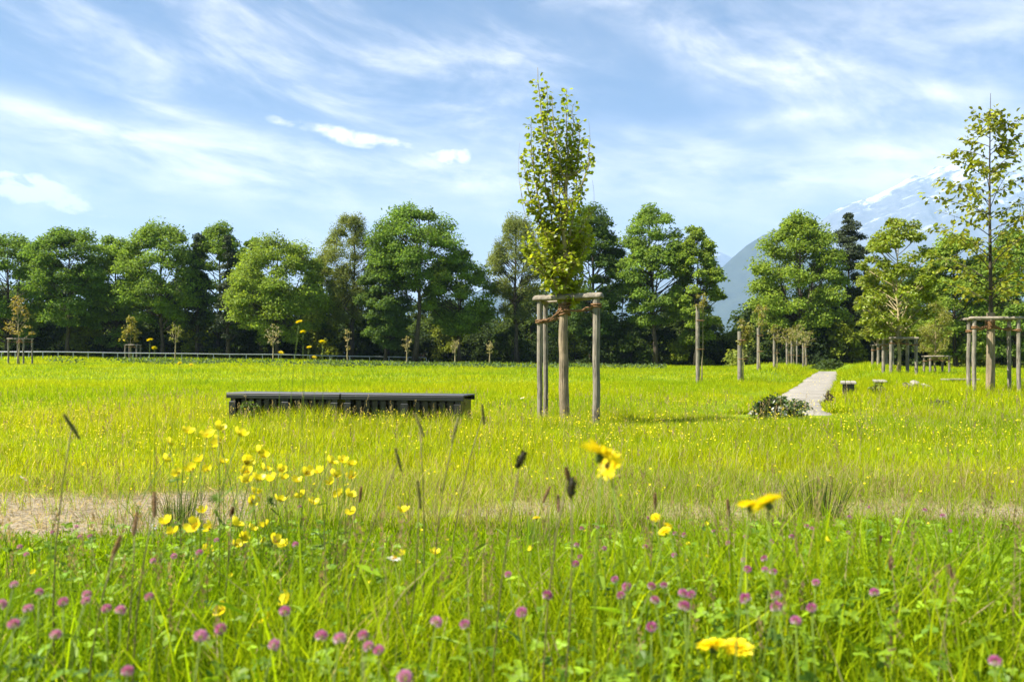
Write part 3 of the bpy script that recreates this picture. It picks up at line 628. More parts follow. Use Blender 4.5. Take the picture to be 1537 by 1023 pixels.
# ---- row of stake posts with saplings left of the path
ROW = [(1047, 27.5, 460, .07, 440, 'tallest single stake post in the meadow, standing apart from the path'), (1110, 27, 497, .075, 480, 'thick short stake post with a twiggy sapling, second from the meadow'), (1138, 34, 492, .065, 456, 'stake post with a thin bare sapling before the mountain gap'), (1162, 37, 500, .06, 486, 'stake post with an arching sapling branch near the path'),
       (1181, 45, 512, .06, 492, 'stake post beside the grass bank by the path'), (1188, 49, 512, .06, 490, 'stake post with leafy sapling further along the path'), (1196, 54, 508, .055, 486, 'slim stake post behind the grass bank'), (1205, 58, 514, .05, 494, 'pale thin stake post far down the path'), (1209, 61, 514, .05, 496, 'last thin stake post before the wood')]
for i, (px, D, py, rr, pt, lab) in enumerate(ROW):
    p = at(px, D); h = zat(py, D) - p[2]; t = thing('stake_post', lab, 'stake post', p, 0, 'stake posts along the path')
    post(t, (0, 0, -.3), (.01, .02, h), rr)
    for q in (.45, .82):
        g = Geo()
        th = np.linspace(0, 6.4, 14); tube(g, np.stack([.09 + (rr + .07) * np.cos(th), (rr + .02) * np.sin(th), h * q + 0 * th], -1), .014, 5)
        g.build('tie', M['rope'], t)
    plant_tree('sapling', 'thin sapling tied to the ' + lab.split(',')[0], 'sapling', px + rr * 1.7 / D * FX, D - .02, pt, 26 if i else 20, .62 if i else .85, 90 + i, 'top', (.17, .17, .035), 9, [40, 220, 130, 110, 150, 220, 130, 90, 90][i], .13, 2, tr=.03, group='saplings tied to stake posts', bark='young_bark', leaf='young_leaf', upright=1.0, rc_k=.2, hollow=.6)

# ------------------------------------------------------------------ fence rail at the left
def fence():
    pts = [at(px, D) for px, D in ((-60, 69), (60, 70), (190, 72), (330, 74), (470, 77), (640, 82))]
    t = thing('rail_fence', 'long low pale metal rail with short posts before the wood', 'fence', pts[0]); b = pts[0]
    f = np.linspace(0, 5, 40); P = np.stack([np.interp(f, range(6), [p[k] for p in pts]) for k in range(3)], -1); P[:, 2] = ground_z(P[:, 0], P[:, 1]) + .60
    g = Geo(); tube(g, P - b, .045, 8); g.build('rail', M['rail'], t, smooth_=True)
    for q in np.linspace(0, 39, 30):
        c = np.array([np.interp(q, range(40), P[:, k]) for k in range(3)]) - b; g = Geo(); tube(g, [c - (0, 0, .9), c - (0, 0, .04)], .035, 6); g.build('post', M['rail'], t)
fence()

# ------------------------------------------------------------------ black bench
def bench():
    a = np.array([(349 - HX) / FX * 11.25, 11.25]); b = np.array([(712 - HX) / FX * 10.35, 10.35]); mid = (a + b) / 2; L = np.linalg.norm(b - a) * .965; rz = math.atan2(*(b - a)[::-1])
    t = thing('bench', 'long low black bench without a backrest, standing in the tall grass', 'bench', (*mid, 0), rz); h = .44
    for sgn in (-1, 1):
        x0, x1 = (-L / 2, -.006) if sgn < 0 else (.006, L / 2); g = Geo()
        for k in range(5):                                          # slats of one seat panel
            y0 = -.24 + k * .098; box(g, (x0, y0, h - .020), (x1, y0 + .090, h), bev=.006)
        g.build('seat', M['seat'], t)
        g = Geo()
        for y in (-.246, .216): box(g, (x0 + .004, y, h - .075), (x1 - .004, y + .03, h - .023))
        [box(g, (q, -.15, .02), (q + .075, -.12, h - .09)) for q in np.arange(x0 + .06, x1 - .12, .118)]; box(g, (x0 + .05, -.10, .0), (x1 - .05, -.08, h - .08)); g.build('apron', M['black'], t)
        for xx in (x0 + .05, (x0 + x1) / 2, x1 - .13):
            g = Geo(); box(g, (xx, -.215, -.1), (xx + .08, .215, h - .052)); box(g, (xx - .012, -.235, -.1), (xx + .092, -.18, h - .12)); g.build('leg', M['black'], t)
    return
bench()

def slab_bench(label, px, D, py, wx, ly, rz, mat='slab'):
    p = at(px, D); h = zat(py, D) - p[2]; t = thing('low_bench', label, 'bench', p, rz, 'small benches beside the path')
    g = Geo()
    for k in range(3): box(g, (-wx / 2 + k * wx / 3 + .006, -ly / 2, h - .05), (-wx / 2 + (k + 1) * wx / 3 - .006, ly / 2, h), bev=.01)
    g.build('seat', M[mat], t)
    for y in (-ly / 2 + .15, ly / 2 - .15):
        g = Geo(); box(g, (-wx * .36, y - .05, -.15), (wx * .36, y + .05, h - .054)); g.build('leg', M['black'], t)
slab_bench('small pale topped bench beside the gravel path edge', 1273, 19.5, 572, .36, 1.5, -.39)
slab_bench('small bench in the grass at the foot of the bushy tree frame', 1320, 21.5, 570, .32, 1.4, -.39)
slab_bench('low dark plank bench in the grass beside the four post frame', 1441, 22, 568, .9, .42, .05, 'beam')

def stones():
    base = at(1374, 17.5); r = np.random.default_rng(3)
    for i, (dx, dy, s, lab) in enumerate([(-.16, 0, .13, 'pale stone lying in the grass, tilted on the pile edge'), (.03, .08, .15, 'pale stone on top of the little heap in the grass'), (.18, -.03, .12, 'small grey stone at the heap end in the grass')]):
        g = Geo(); th = np.linspace(0, math.pi, 7); ph = np.arange(10) / 10 * 6.283; V = np.stack([np.sin(th)[:, None] * np.cos(ph), np.sin(th)[:, None] * np.sin(ph), np.repeat(np.cos(th)[:, None], 10, 1)], -1)
        V = V * (1 + .26 * r.normal(size=V.shape[:2] + (1,)) * np.sin(th)[:, None, None]) * np.array([1.2, .8, .6]) * s * .8
        k = np.arange(6)[:, None] * 10; j = np.arange(10)[None]; j2 = (j + 1) % 10; g.add(V.reshape(-1, 3), np.stack([k + j, k + 10 + j, k + 10 + j2, k + j2], -1).reshape(-1, 4))
        o = g.build('stone', M['stone'], origin=(0, 0, 0)); o.location = (base[0] + dx, base[1] + dy, base[2] + .15 + (.05 if i == 1 else 0)); o.rotation_euler = (.3 * i, .4 - .3 * i, i); tag(o, lab, 'stone', 'stones in the grass')
stones()

# ------------------------------------------------------------------ grass
def wedge(r, y0, y1, dens, margin=1.09):
    """points spread evenly over the part of the meadow between two distances"""
    n = int(dens * (y1 - y0) * 2 * (.643 * margin * y1 + 1.3)); y = r.uniform(y0, y1, n); x = r.uniform(-1, 1, n) * (.643 * margin * y1 + 1.3)
    k = np.abs(x) < .643 * margin * y + 1.3; return x[k], y[k]

def blades(g, r, x, y, h, w, c, levels=3, lean=(.1, .55), zoff=-.01):
    n = len(x); z = ground_z(x, y) + zoff; a = r.uniform(0, 6.283, n); b = r.uniform(0, 6.283, n); l = h * r.uniform(*lean, n)
    ts = {3: [0, .4, .75], 2: [0, .55], 1: [0]}[levels]; V = []
    for t in ts:
        q = .5 * w * (1 - .55 * t ** 1.5) * (.75 if t == 0 else 1)
        cx = x + np.cos(b) * l * t ** 2; cy = y + np.sin(b) * l * t ** 2; cz = z + h * t * (1 - .12 * t * l / h)
        V += [np.stack([cx - q * np.cos(a), cy - q * np.sin(a), cz], -1), np.stack([cx + q * np.cos(a), cy + q * np.sin(a), cz], -1)]
    V.append(np.stack([x + np.cos(b) * l, y + np.sin(b) * l, z + h * (1 - .16 * l / h)], -1))
    V = np.stack(V, 1); k = V.shape[1]; B = np.arange(n)[:, None] * k
    qs = [B + np.array([[2 * i, 2 * i + 1, 2 * i + 3, 2 * i + 2]]) for i in range(len(ts) - 1)]; m = len(ts) - 1
    v0 = g.n; g.add(V.reshape(-1, 3), np.concatenate(qs) if qs else B + np.array([[2 * m, 2 * m + 1, 2 * m + 2]]), np.repeat(c, k, 0))
    if qs: g.f.append(B + np.array([[2 * m, 2 * m + 1, 2 * m + 2]]) + v0)

GREEN, LIME, YEL, STRAW = np.array([.138, .230, .004]), np.array([.255, .328, .005]), np.array([.345, .358, .006]), np.array([.42, .34, .18])
def grass_col(r, x, y, lush=0.):
    n = len(x); m = vnoise(x, y, 1.1, 1) * .55 + vnoise(x, y, .27, 2) * .55 - .05 + r.normal(0, .17, n) - lush
    m = np.clip(m, 0, 1)[:, None]; c = np.where(m < .5, GREEN + (LIME - GREEN) * m * 2, LIME + (YEL - LIME) * (m * 2 - 1))
    return np.clip(c * np.exp(r.normal(0, .2, (n, 1))), 0, .9)

def near_env(x, y):
    """how tall the lush growth in front of the bare strip stands"""
    top = np.interp(x / np.maximum(y, .5), [-.64, -.3, 0, .28, .36, .54, .64], [.243, .232, .205, .190, .184, .190, .205])
    return np.clip(.885 - (top + .014) * y, .07, .47)

def meadow():
    r = np.random.default_rng(21); g = Geo()
    x, y = wedge(r, .95, 4.35, 6600); n = len(x); e = near_env(x, y) * (.68 + .45 * vnoise(x, y, 1.7, 5) + .22 * vnoise(x, y, 5.5, 19)); h = e * np.where(r.random(n) < .12, r.uniform(.8, 1.15, n), r.uniform(.4, .88, n))
    far_ = smooth(1.2, 2.0, y); keep = (soil_mask(x, y) < r.uniform(.1, .9, n)) & (r.random(n) < .45 + .55 * far_)
    x, y, h = x[keep], y[keep], h[keep]; n = len(x)
    w = np.where(r.random(n) < .22, r.uniform(.006, .010, n), r.uniform(.0028, .006, n))
    c = grass_col(r, x, y, .24); st = r.random(n) < .035; c[st] = STRAW * r.uniform(.6, 1.1, (st.sum(), 1)); blades(g, r, x, y, h, w, c, 3, (.08, .7))
    x, y = wedge(r, 4.0, 5.7, 2600); n = len(x); k = soil_mask(x, y) < r.random(n) ** 1.3; x, y = x[k], y[k]; n = len(x)
    c = grass_col(r, x, y); st = r.random(n) < .38; c[st] = STRAW * r.uniform(.5, 1.1, (st.sum(), 1))
    hh = r.uniform(.05, .19, n) * (.55 + .9 * vnoise(x, y, 3, 6)) * np.where(x > -1.5, 1.15, .9); blades(g, r, x, y, hh, r.uniform(.002, .005, n), c, 2, (.1, .9))
    m = 280; cx = np.where(r.random(m) < .38, r.uniform(-3.7, -1.2, m), r.uniform(-1.2, 3.8, m)); cy_ = r.uniform(4.05, 5.3, m); q = 16; x = np.repeat(cx, q) + r.normal(0, .025, m * q); y = np.repeat(cy_, q) + r.normal(0, .025, m * q); n = m * q
    c = grass_col(r, x, y, .2); st = r.random(n) < .3; c[st] = STRAW * r.uniform(.6, 1.1, (st.sum(), 1)); blades(g, r, x, y, np.repeat(r.uniform(.07, .26, m), q) * r.uniform(.4, 1.1, n), r.uniform(.002, .005, n), c, 3, (.15, .9))
    o = g.build('meadow_grass', M['grass']); tag(o, 'tall mixed grass in front of and around the bare strip', 'grass', kind='stuff')
    g = Geo(); x, y = wedge(r, 5.3, 13, 1500); n = len(x); k = (soil_mask(x, y) < r.random(n)) & (path_dist(x, y) > .7); x, y = x[k], y[k]; n = len(x)
    hh = np.interp(y, [5.3, 6.5, 9, 13], [.07, .12, .17, .21]) * (.4 + 1.1 * vnoise(x, y, 1.3, 7)) * r.uniform(.5, 1.25, n) * np.clip((path_dist(x, y) - .4) / 2.2, .25, 1) * (1 + .8 * np.exp(-((y - (10.25 - .25 * (x + 2.2))) / .55) ** 2) * (x > -4.2) * (x < -.3) * (.1 + 1.1 * vnoise(x, y, 2.1, 15)))
    c = grass_col(r, x, y, -.18) * np.exp(.28 * (vnoise(x, y, 4.5, 16) - .55))[:, None]; st = r.random(n) < .09; c[st] = STRAW * r.uniform(.6, 1.2, (st.sum(), 1)); blades(g, r, x, y, hh, r.uniform(.004, .007, n), c, 2, (.1, .7))
    x, y = wedge(r, 13, 28, 300); n = len(x); k = path_dist(x, y) > .68; x, y = x[k], y[k]; n = len(x)
    blades(g, r, x, y, (.10 + .14 * vnoise(x, y, .8, 8)) * r.uniform(.5, 1.2, n) * np.where((x - np.interp(y, PATH[:, 1], PATH[:, 0])) > 1.0, 1.5, np.where(y < 22, np.clip((path_dist(x, y) - .4) / 2, .3, 1), 1)), r.uniform(.008, .014, n), grass_col(r, x, y, -.12), 2, (.1, .7))
    m = 15000; y = 13 + 36 * r.random(m) ** 1.5; u = np.where(r.random(m) < .5, -1, 1) * (.52 + np.abs(r.normal(0, .16, m)) + .18 * vnoise(y, y * 0, 1.7, 21)); x = np.interp(y, PATH[:, 1], PATH[:, 0]) + u / .93
    blades(g, r, x, y, r.uniform(.06, .20, m) * (.5 + vnoise(x, y, 1.5, 22)), r.uniform(.006, .012, m) * (1 + y / 40), grass_col(r, x, y, -.1), 2, (.2, .9))
    o = g.build('meadow_grass', M['grass']); tag(o, 'shorter sunlit meadow grass round the bench and stake frames', 'grass', kind='stuff')
    g = Geo(); x, y = wedge(r, 28, 62, 48); n = len(x); k = path_dist(x, y) > .72; x, y = x[k], y[k]; n = len(x)
    bank = 1 + .9 * np.exp(-((path_dist(x, y) - 1.6) / .8) ** 2) * (y > 32)
    blades(g, r, x, y, (.08 + .14 * vnoise(x, y, .35, 9)) * bank * r.uniform(.6, 1.2, n), r.uniform(.03, .055, n), grass_col(r, x, y, -.10), 1, (.1, .8))
    x, y = wedge(r, 62, 92, 14); n = len(x); k = path_dist(x, y) > .8; x, y = x[k], y[k]; n = len(x)
    blades(g, r, x, y, (.10 + .25 * vnoise(x, y, .2, 9)) * r.uniform(.6, 1.2, n), r.uniform(.06, .12, n), grass_col(r, x, y, -.05), 1, (.1, .8))
    o = g.build('distant_grass', M['grass']); tag(o, 'smooth bright grass of the far meadow', 'grass', kind='stuff')
    # flowering grass stems further out
    g = Geo(); x, y = wedge(r, 5.6, 15, 15); n = len(x); k = (vnoise(x, y, .8, 17) > r.uniform(.1, .75, n)) & (path_dist(x, y) > .8); x, y = x[k], y[k]; n = len(x)
    h = r.uniform(.22, .46, n); c = np.where(r.random((n, 1)) < .6, STRAW * .8, np.array([[.24, .25, .06]])) * r.uniform(.7, 1.1, (n, 1)); blades(g, r, x, y, h, np.full(n, .0035), c, 3, (.02, .3))
    tip = g.v[0].reshape(n, 7, 3)[:, 6]; m = 6; P = np.repeat(tip, m, 0); q = np.tile(np.linspace(0, 1, m), n); P = P - np.stack([0 * q, 0 * q, q * .06], -1) + r.normal(0, .004, P.shape)
    leaves(g, P, unit(r.normal(size=P.shape) * .35 + np.array([0, 0, 1])), unit(r.normal(size=P.shape)), .026, .009, np.repeat(np.array([[.36, .27, .15]]) * r.uniform(.5, 1.3, (n, 1)), m, 0))
    o = g.build('seeding_grass', M['grass']); tag(o, 'scattered straw coloured seeding grasses among the shorter meadow', 'grass', kind='stuff')
    # flowering grass stems with loose brownish heads
    g = Geo(); x, y = wedge(r, 1.3, 5.6, 46); n = len(x); h = np.where(y < 4.2, near_env(x, y) * r.uniform(.9, 1.35, n), r.uniform(.12, .34, n)); c = np.where(r.random((n, 1)) < .5, STRAW * .75, np.array([[.16, .17, .05]])) * r.uniform(.7, 1.1, (n, 1))
    blades(g, r, x, y, h, np.full(n, .0022), c, 3, (.02, .25))
    tip = np.concatenate([v for v in g.v]).reshape(n, 7, 3)[:, 6]; m = 16; P = np.repeat(tip, m, 0); q = np.tile(np.linspace(0, 1, m), n); P = P - np.stack([0 * q, 0 * q, q * .055], -1) + r.normal(0, .003, P.shape)
    d = unit(r.normal(size=P.shape) * .35 + np.array([0, 0, 1])); leaves(g, P, d, unit(r.normal(size=P.shape)), .011, .004, np.repeat(np.array([[.27, .19, .10]]) * r.uniform(.6, 1.3, (n, 1)), m, 0))
    o = g.build('seeding_grass', M['grass']); tag(o, 'thin flowering grass stems with small brown heads', 'grass', kind='stuff')
    # dry clippings and litter on the bare strip
    g = Geo(); x = r.uniform(-4, 4, 26000); y = r.uniform(3.9, 5.7, 26000); k = soil_mask(x, y) > r.uniform(.05, .8, 26000); x, y = x[k], y[k]; n = len(x)
    P = np.stack([x, y, ground_z(x, y) + r.uniform(.003, .03, n)], -1); d = unit(np.stack([r.normal(size=n), r.normal(size=n), r.normal(0, .35, n)], -1)); leaves(g, P, d, unit(np.array([0, 0, 1]) + .3 * r.normal(size=(n, 3))), r.uniform(.02, .09, n), r.uniform(.002, .006, n), np.array([[.40, .31, .18]]) * r.uniform(.35, 1.25, (n, 1)))
    o = g.build('dry_grass', M['grass']); tag(o, 'dry straw lying on the bare strip of soil', 'grass', kind='stuff')
meadow()

def herbs():
    """clover and other small leaves between the grass"""
    r = np.random.default_rng(31); g = Geo(); pts = []
    for (px, py, sx, sy, m) in [(1290, 815, 110, 32, 700), (1180, 850, 120, 40, 500), (1020, 900, 110, 60, 480), (1330, 900, 150, 70, 420), (930, 860, 70, 50, 260), (430, 810, 90, 30, 240), (120, 810, 110, 25, 260), (100, 930, 90, 50, 260), (480, 960, 160, 40, 380), (800, 980, 220, 30, 420), (700, 870, 200, 60, 300), (1250, 985, 200, 30, 380), (385, 880, 60, 50, 200)]:
        m = int(m * (.95 if px > 1000 and py < 860 else .6 if py < 860 else .17)); qx = r.normal(px, sx, m); qy = np.clip(np.maximum(r.normal(py, sy, m), 772 + 55 * r.random(m) ** 2), 768, 1060); D = np.interp(qy, [765, 800, 850, 900, 950, 1000, 1060], [3.1, 2.7, 2.1, 1.7, 1.5, 1.32, 1.2]) * r.uniform(.92, 1.12, m)
        pts.append(np.stack([(qx - HX) / FX * D, D, CAMZ + (HY - qy) / FX * D], -1))
    P = np.concatenate(pts); gz_ = ground_z(P[:, 0], P[:, 1]); P[:, 2] = np.clip(P[:, 2] - .02, gz_ + .04, gz_ + .36); n = len(P)
    b = P.copy(); b[:, 2] = gz_; b[:, :2] += r.normal(0, .04, (n, 2))
    c = np.where(r.random((n, 1)) < .3, [[.11, .20, .012]], [[.18, .28, .012]]) * np.exp(r.normal(0, .2, (n, 1)))
    for i in range(0, n, 2): tube(g, [b[i], (b[i] + P[i]) / 2 + np.array([0, 0, .03]), P[i]], [.0016, .0014, .001], 3, c[i] * 1.1, cap=False)
    up = unit(r.normal(size=(n, 3)) * .45 + np.array([0, -.15, 1])); a0 = r.uniform(0, 6.28, n); s = r.uniform(.010, .021, n)
    for k in range(3):
        a = a0 + k * 2.094; d = np.stack([np.cos(a), np.sin(a), r.normal(-.05, .2, n)], -1); d = unit(d - up * np.sum(d * up, -1, keepdims=True) * .9)
        leaves(g, P, d, up, s, s * .8, c, True, .08)
    # broader lance leaves
    m = 800; x, y = wedge(r, 1.5, 3.6, m / 9.); m = len(x); h = near_env(x, y); Q = np.stack([x, y, h * r.uniform(.25, .85, m)], -1); a = r.uniform(0, 6.28, m)
    leaves(g, Q, unit(np.stack([np.cos(a), np.sin(a), r.uniform(-.2, .9, m)], -1)), unit(np.array([0, 0, 1]) + .4 * r.normal(size=(m, 3))), r.uniform(.04, .10, m), r.uniform(.009, .018, m), np.array([[.19, .29, .010]]) * np.exp(r.normal(0, .25, (m, 1))), True, .15)
    o = g.build('clover_leaves', M['herb']); tag(o, 'three part clover leaves and small herbs crowding between the grass', 'ground cover', kind='stuff')
    g = Geo(); m = 5200; px = r.uniform(70, 1000, m); D = r.normal(57, 2.2, m); x = (px - HX) / FX * D; k = vnoise(x, D, .35, 12) > .38; x, D = x[k], D[k]; m = len(x)
    P = np.stack([x, D, ground_z(x, D) + r.uniform(.05, .34, m)], -1); nr = unit(r.normal(size=(m, 3)) + np.array([0, -.2, .8])); leaves(g, P, unit(np.cross(nr, rand_unit(r, m))), nr, r.uniform(.12, .25, m), r.uniform(.07, .14, m), tints(r, m, (.075, .12, .035), .25, .2))
    o = g.build('weeds', M['herb']); tag(o, 'low strip of darker weeds across the far meadow', 'ground cover', kind='stuff')
herbs()

def specks():
    r = np.random.default_rng(41); g = Geo()
    x, y = wedge(r, 6.3, 13.5, 85); n = len(x); k = (r.random(n) < np.interp(y, [6.6, 7.5, 10.5, 13.5], [.35, 1, .85, .35]) * (-.15 + 1.7 * vnoise(x, y, .7, 14)))
    x, y = x[k], y[k]; n = len(x); hh = np.interp(y, [5.3, 6.5, 9, 13], [.08, .15, .21, .25]) * r.uniform(.7, 1.25, n)
    x2, y2 = wedge(r, 13.5, 34, 3.5); x = np.r_[x, x2]; y = np.r_[y, y2]; hh = np.r_[hh, r.uniform(.14, .28, len(x2))]; n = len(x)
    P = np.stack([x, y, ground_z(x, y) + hh], -1); s = r.uniform(.004, .0115, n) * np.interp(y, [6, 13, 34], [1, 1.1, 1.8])
    up = unit(r.normal(size=(n, 3)) * .4 + np.array([0, -.35, 1])); c = np.array([[.86, .72, .02]]) * r.uniform(.75, 1.05, (n, 1))
    for q in range(5):
        a = q * 1.2566 + r.uniform(0, 1, n) * .2; d = np.stack([np.cos(a), np.sin(a), 0 * a], -1); d = unit(d - up * np.sum(d * up, -1, keepdims=True)); leaves(g, P, unit(d + .35 * up), up, s, s * .95, c)
    o = g.build('distant_yellow_flowers', M['petal']); tag(o, 'countless tiny yellow flowers through the middle of the meadow', 'wild flowers', kind='stuff')
specks()

# ------------------------------------------------------------------ single flowers
def point(px, py, D): return np.array([(px - HX) / FX * D, D, CAMZ + (HY - py) / FX * D])
PAL = {}
def stem_mesh(name, c, r0=.0016, bend=.06, seed=0):
    g = Geo(); t = np.linspace(0, 1, 7); r = np.random.default_rng(seed)
    tube(g, np.stack([bend * (t ** 2 - t) * 1.6, bend * .6 * np.sin(t * 3.14) * (1 if seed % 2 else -1), t], -1), np.linspace(r0 * 1.3, r0 * .8, 7), 5, c); return g.mesh(name, M['herb'], smooth_=True)
STEMS = [stem_mesh('stem', (.16, .23, .03), bend=b, seed=i) for i, b in enumerate((.05, -.08, .12, -.03))]
BROWN = [stem_mesh('stem', (.17, .15, .06), bend=b, seed=i) for i, b in enumerate((.05, -.05, .09))]
def cup_mesh(seed):
    """buttercup: five glossy rounded petals in a cup"""
    g = Geo(); r = np.random.default_rng(seed); R0 = .0135
    for k in range(5):
        a = k * 1.2566 + r.normal(0, .06); op = .75 + .2 * r.random()
        rows = []
        for i, s in enumerate((0, .35, .7, 1.0)):
            rad = R0 * (.12 + .88 * math.sin(s * 1.45) * op); zz = .012 * s ** 1.4 * (1.3 - op * .5); hw = .62 * (.2, .85, 1.0, .55)[i]
            for u in (-1, -.5, .5, 1): rows.append((rad * math.cos(a + u * hw), rad * math.sin(a + u * hw), zz - .0012 * abs(u)))
        f = [[i * 4 + j, i * 4 + j + 1, i * 4 + j + 5, i * 4 + j + 4] for i in range(3) for j in range(3)]; g.add(rows, f, np.array([.90, .76, .03]) * r.uniform(.9, 1.05))
    return g.mesh('petals', M['petal'], smooth_=True)
CUPS = [cup_mesh(i) for i in range(4)]
def centre_mesh(rr, c, n=60, name='centre'):
    g = Geo(); r = np.random.default_rng(7); u = rand_unit(r, n); u[:, 2] = np.abs(u[:, 2]); leaves(g, u * rr * .3, u, rand_unit(r, n), rr, rr * .35, np.array([c]) * r.uniform(.7, 1.1, (n, 1))); return g.mesh(name, M['petal'])
CUPC = centre_mesh(.005, (.55, .42, .02))
def ray_mesh(seed, n, R0, rows, c):
    """daisy or hawkbit head: rings of strap petals"""
    g = Geo(); r = np.random.default_rng(seed)
    for q in range(rows):
        m = int(n * (1 - .22 * q)); a = np.arange(m) / m * 6.283 + r.normal(0, .07, m); L = R0 * (1 - .22 * q) * r.uniform(.85, 1.08, m); el = .12 + .30 * q + r.normal(0, .1, m)
        d = np.stack([np.cos(a) * np.cos(el), np.sin(a) * np.cos(el), np.sin(el)], -1); nr = unit(np.stack([-np.cos(a) * np.sin(el), -np.sin(a) * np.sin(el), np.cos(el)], -1) + .15 * r.normal(size=(m, 3)))
        leaves(g, np.stack([.1 * R0 * np.cos(a), .1 * R0 * np.sin(a), 0 * a + .0008 * q], -1), d, nr, L, R0 * (.28 if n < 30 else .22), np.array([c]) * r.uniform(.85, 1.06, (m, 1)), True, .10)
    return g.mesh('petals', M['petal'])
HAWK = [ray_mesh(i, 34, .019, 4, (.90, .76, .02)) for i in range(2)]
HAWKF = ray_mesh(5, 22, .021, 2, (.90, .74, .02))
DAISY = ray_mesh(9, 18, .016, 1, (.80, .80, .76))
DARKC = centre_mesh(.0065, (.10, .06, .015)); GOLDC = centre_mesh(.006, (.75, .50, .02))
def sepal_mesh(s, c):
    g = Geo(); th = np.linspace(0, 1, 5); tube(g, np.stack([0 * th, 0 * th, -.9 * s + th * s], -1), s * np.array([.18, .38, .45, .42, .30]), 8, c); return g.mesh('calyx', M['herb'], smooth_=True)
CALYX = sepal_mesh(.0095, (.12, .16, .035))
def clover_mesh(seed):
    g = Geo(); r = np.random.default_rng(seed); n = 190; i = np.arange(n) + .5; ph = np.arccos(1 - 1.72 * i / n); th = 2.39996 * i
    u = np.stack([np.sin(ph) * np.cos(th), np.sin(ph) * np.sin(th), np.cos(ph)], -1); u = unit(u + .12 * r.normal(size=u.shape))
    c = np.where((u[:, 2:3] + .3 * r.normal(size=(n, 1))) < -.25, [[.64, .48, .58]], [[[.56, .19, .42], [.46, .12, .31], [.60, .26, .48]][seed % 3]]) * r.uniform(.7, 1.25, (n, 1))
    d = unit(u + np.array([0, 0, .18]) + .15 * r.normal(size=u.shape)); leaves(g, u * np.array([.0062, .0062, .0052]), d, unit(np.cross(d, rand_unit(r, n))), r.uniform(.0042, .0062, n), .0030, c, False, .25); return g.mesh('flower_head', M['petal'])
CLOV = [clover_mesh(i) for i in range(3)]
def trefoil(seed, s=.03):
    g = Geo(); r = np.random.default_rng(seed)
    for k in range(3):
        a = k * 2.094 + r.normal(0, .1); leaves(g, np.zeros((1, 3)), np.array([[math.cos(a), math.sin(a), .1]]), np.array([[0, 0, 1.]]), s, s * .72, (.06, .125, .018), True, .1)
    return g.mesh('leaf', M['herb'])
TREF = [trefoil(i, s) for i, s in enumerate((.026, .032))]
def cut_leaf(seed):
    g = Geo(); r = np.random.default_rng(seed); n = 9; a = np.linspace(-1.9, 1.9, n); leaves(g, np.zeros((n, 3)), np.stack([np.cos(a), np.sin(a), 0 * a + .2], -1), np.tile([[0, 0, 1.]], (n, 1)), .045 * (1 - .12 * np.abs(a)), .009, (.12, .19, .018), True, .1); return g.mesh('leaf', M['herb'])
CUTL = [cut_leaf(i) for i in range(2)]
def spike_mesh(name, L, w, c, n=150):
    """seed head: a dense spike of scales on a core"""
    g = Geo(); r = np.random.default_rng(4); t = np.linspace(0, 1, 9); pr = np.sin(np.pi * (t * .9 + .06)) ** .6; tube(g, np.stack([0 * t, 0 * t, t * L - L * .5], -1), w * .42 * pr, 8, np.array(c) * .7)
    q = r.random(n); a = r.uniform(0, 6.28, n); rr = w * .42 * np.interp(q, t, pr); P = np.stack([rr * np.cos(a), rr * np.sin(a), q * L - L * .5], -1); d = unit(np.stack([np.cos(a), np.sin(a), 0 * a + .9], -1)); leaves(g, P, d, rand_unit(r, n), w * .45, w * .22, np.array([c]) * r.uniform(.6, 1.5, (n, 1))); return g.mesh(name, M['herb'])
SPK = {'dark': spike_mesh('seed_head', .036, .013, (.045, .040, .016)), 'brown': spike_mesh('seed_head', .034, .010, (.17, .095, .05)), 'long': spike_mesh('seed_head', .075, .009, (.26, .25, .09), 260), 'rust': spike_mesh('seed_head', .07, .011, (.30, .19, .11), 260)}

def flower(name, label, cat, group, P, stem, head, centre=None, calyx=None, leafm=None, tilt=.3, sc=1., lean=.10, r=R, thick=.95):
    """stem from the soil to P, carrying its head; petals, centre and calyx as pieces of the head"""
    b = P.copy(); b[:2] += r.normal(0, lean * .5, 2); b[1] = max(b[1], .9); b[2] = gz(b[0], b[1]); h = max(.05, P[2] - b[2]); L = P - b
    t = thing(name, label, cat, b, 0, group); s = child('stem', stem, t)
    # shear-free aim: rotate the stem so that its tip meets the head
    q = Vector((0, 0, 1)).rotation_difference(Vector(L)); s.rotation_euler = q.to_euler(); ln = float(np.linalg.norm(L)); s.scale = (min(thick, ln * 1.6), min(thick, ln * 1.6), ln)
    e = (r.normal(0, tilt) + .32, r.normal(0, tilt), r.uniform(0, 6.28)); hd = child('flower' if centre or calyx else head.name.split('.')[0], head, t, L, e, (sc,) * 3)
    if centre: child('centre', centre, hd)
    if calyx: child('calyx', calyx, hd)
    if leafm:
        for k in range(2):
            f = r.uniform(.35, .8); a = r.uniform(0, 6.28); child('leaf', leafm, t, L * f, (r.normal(0, .3) - .4, r.normal(0, .3), a), (.62,) * 3)
    return t

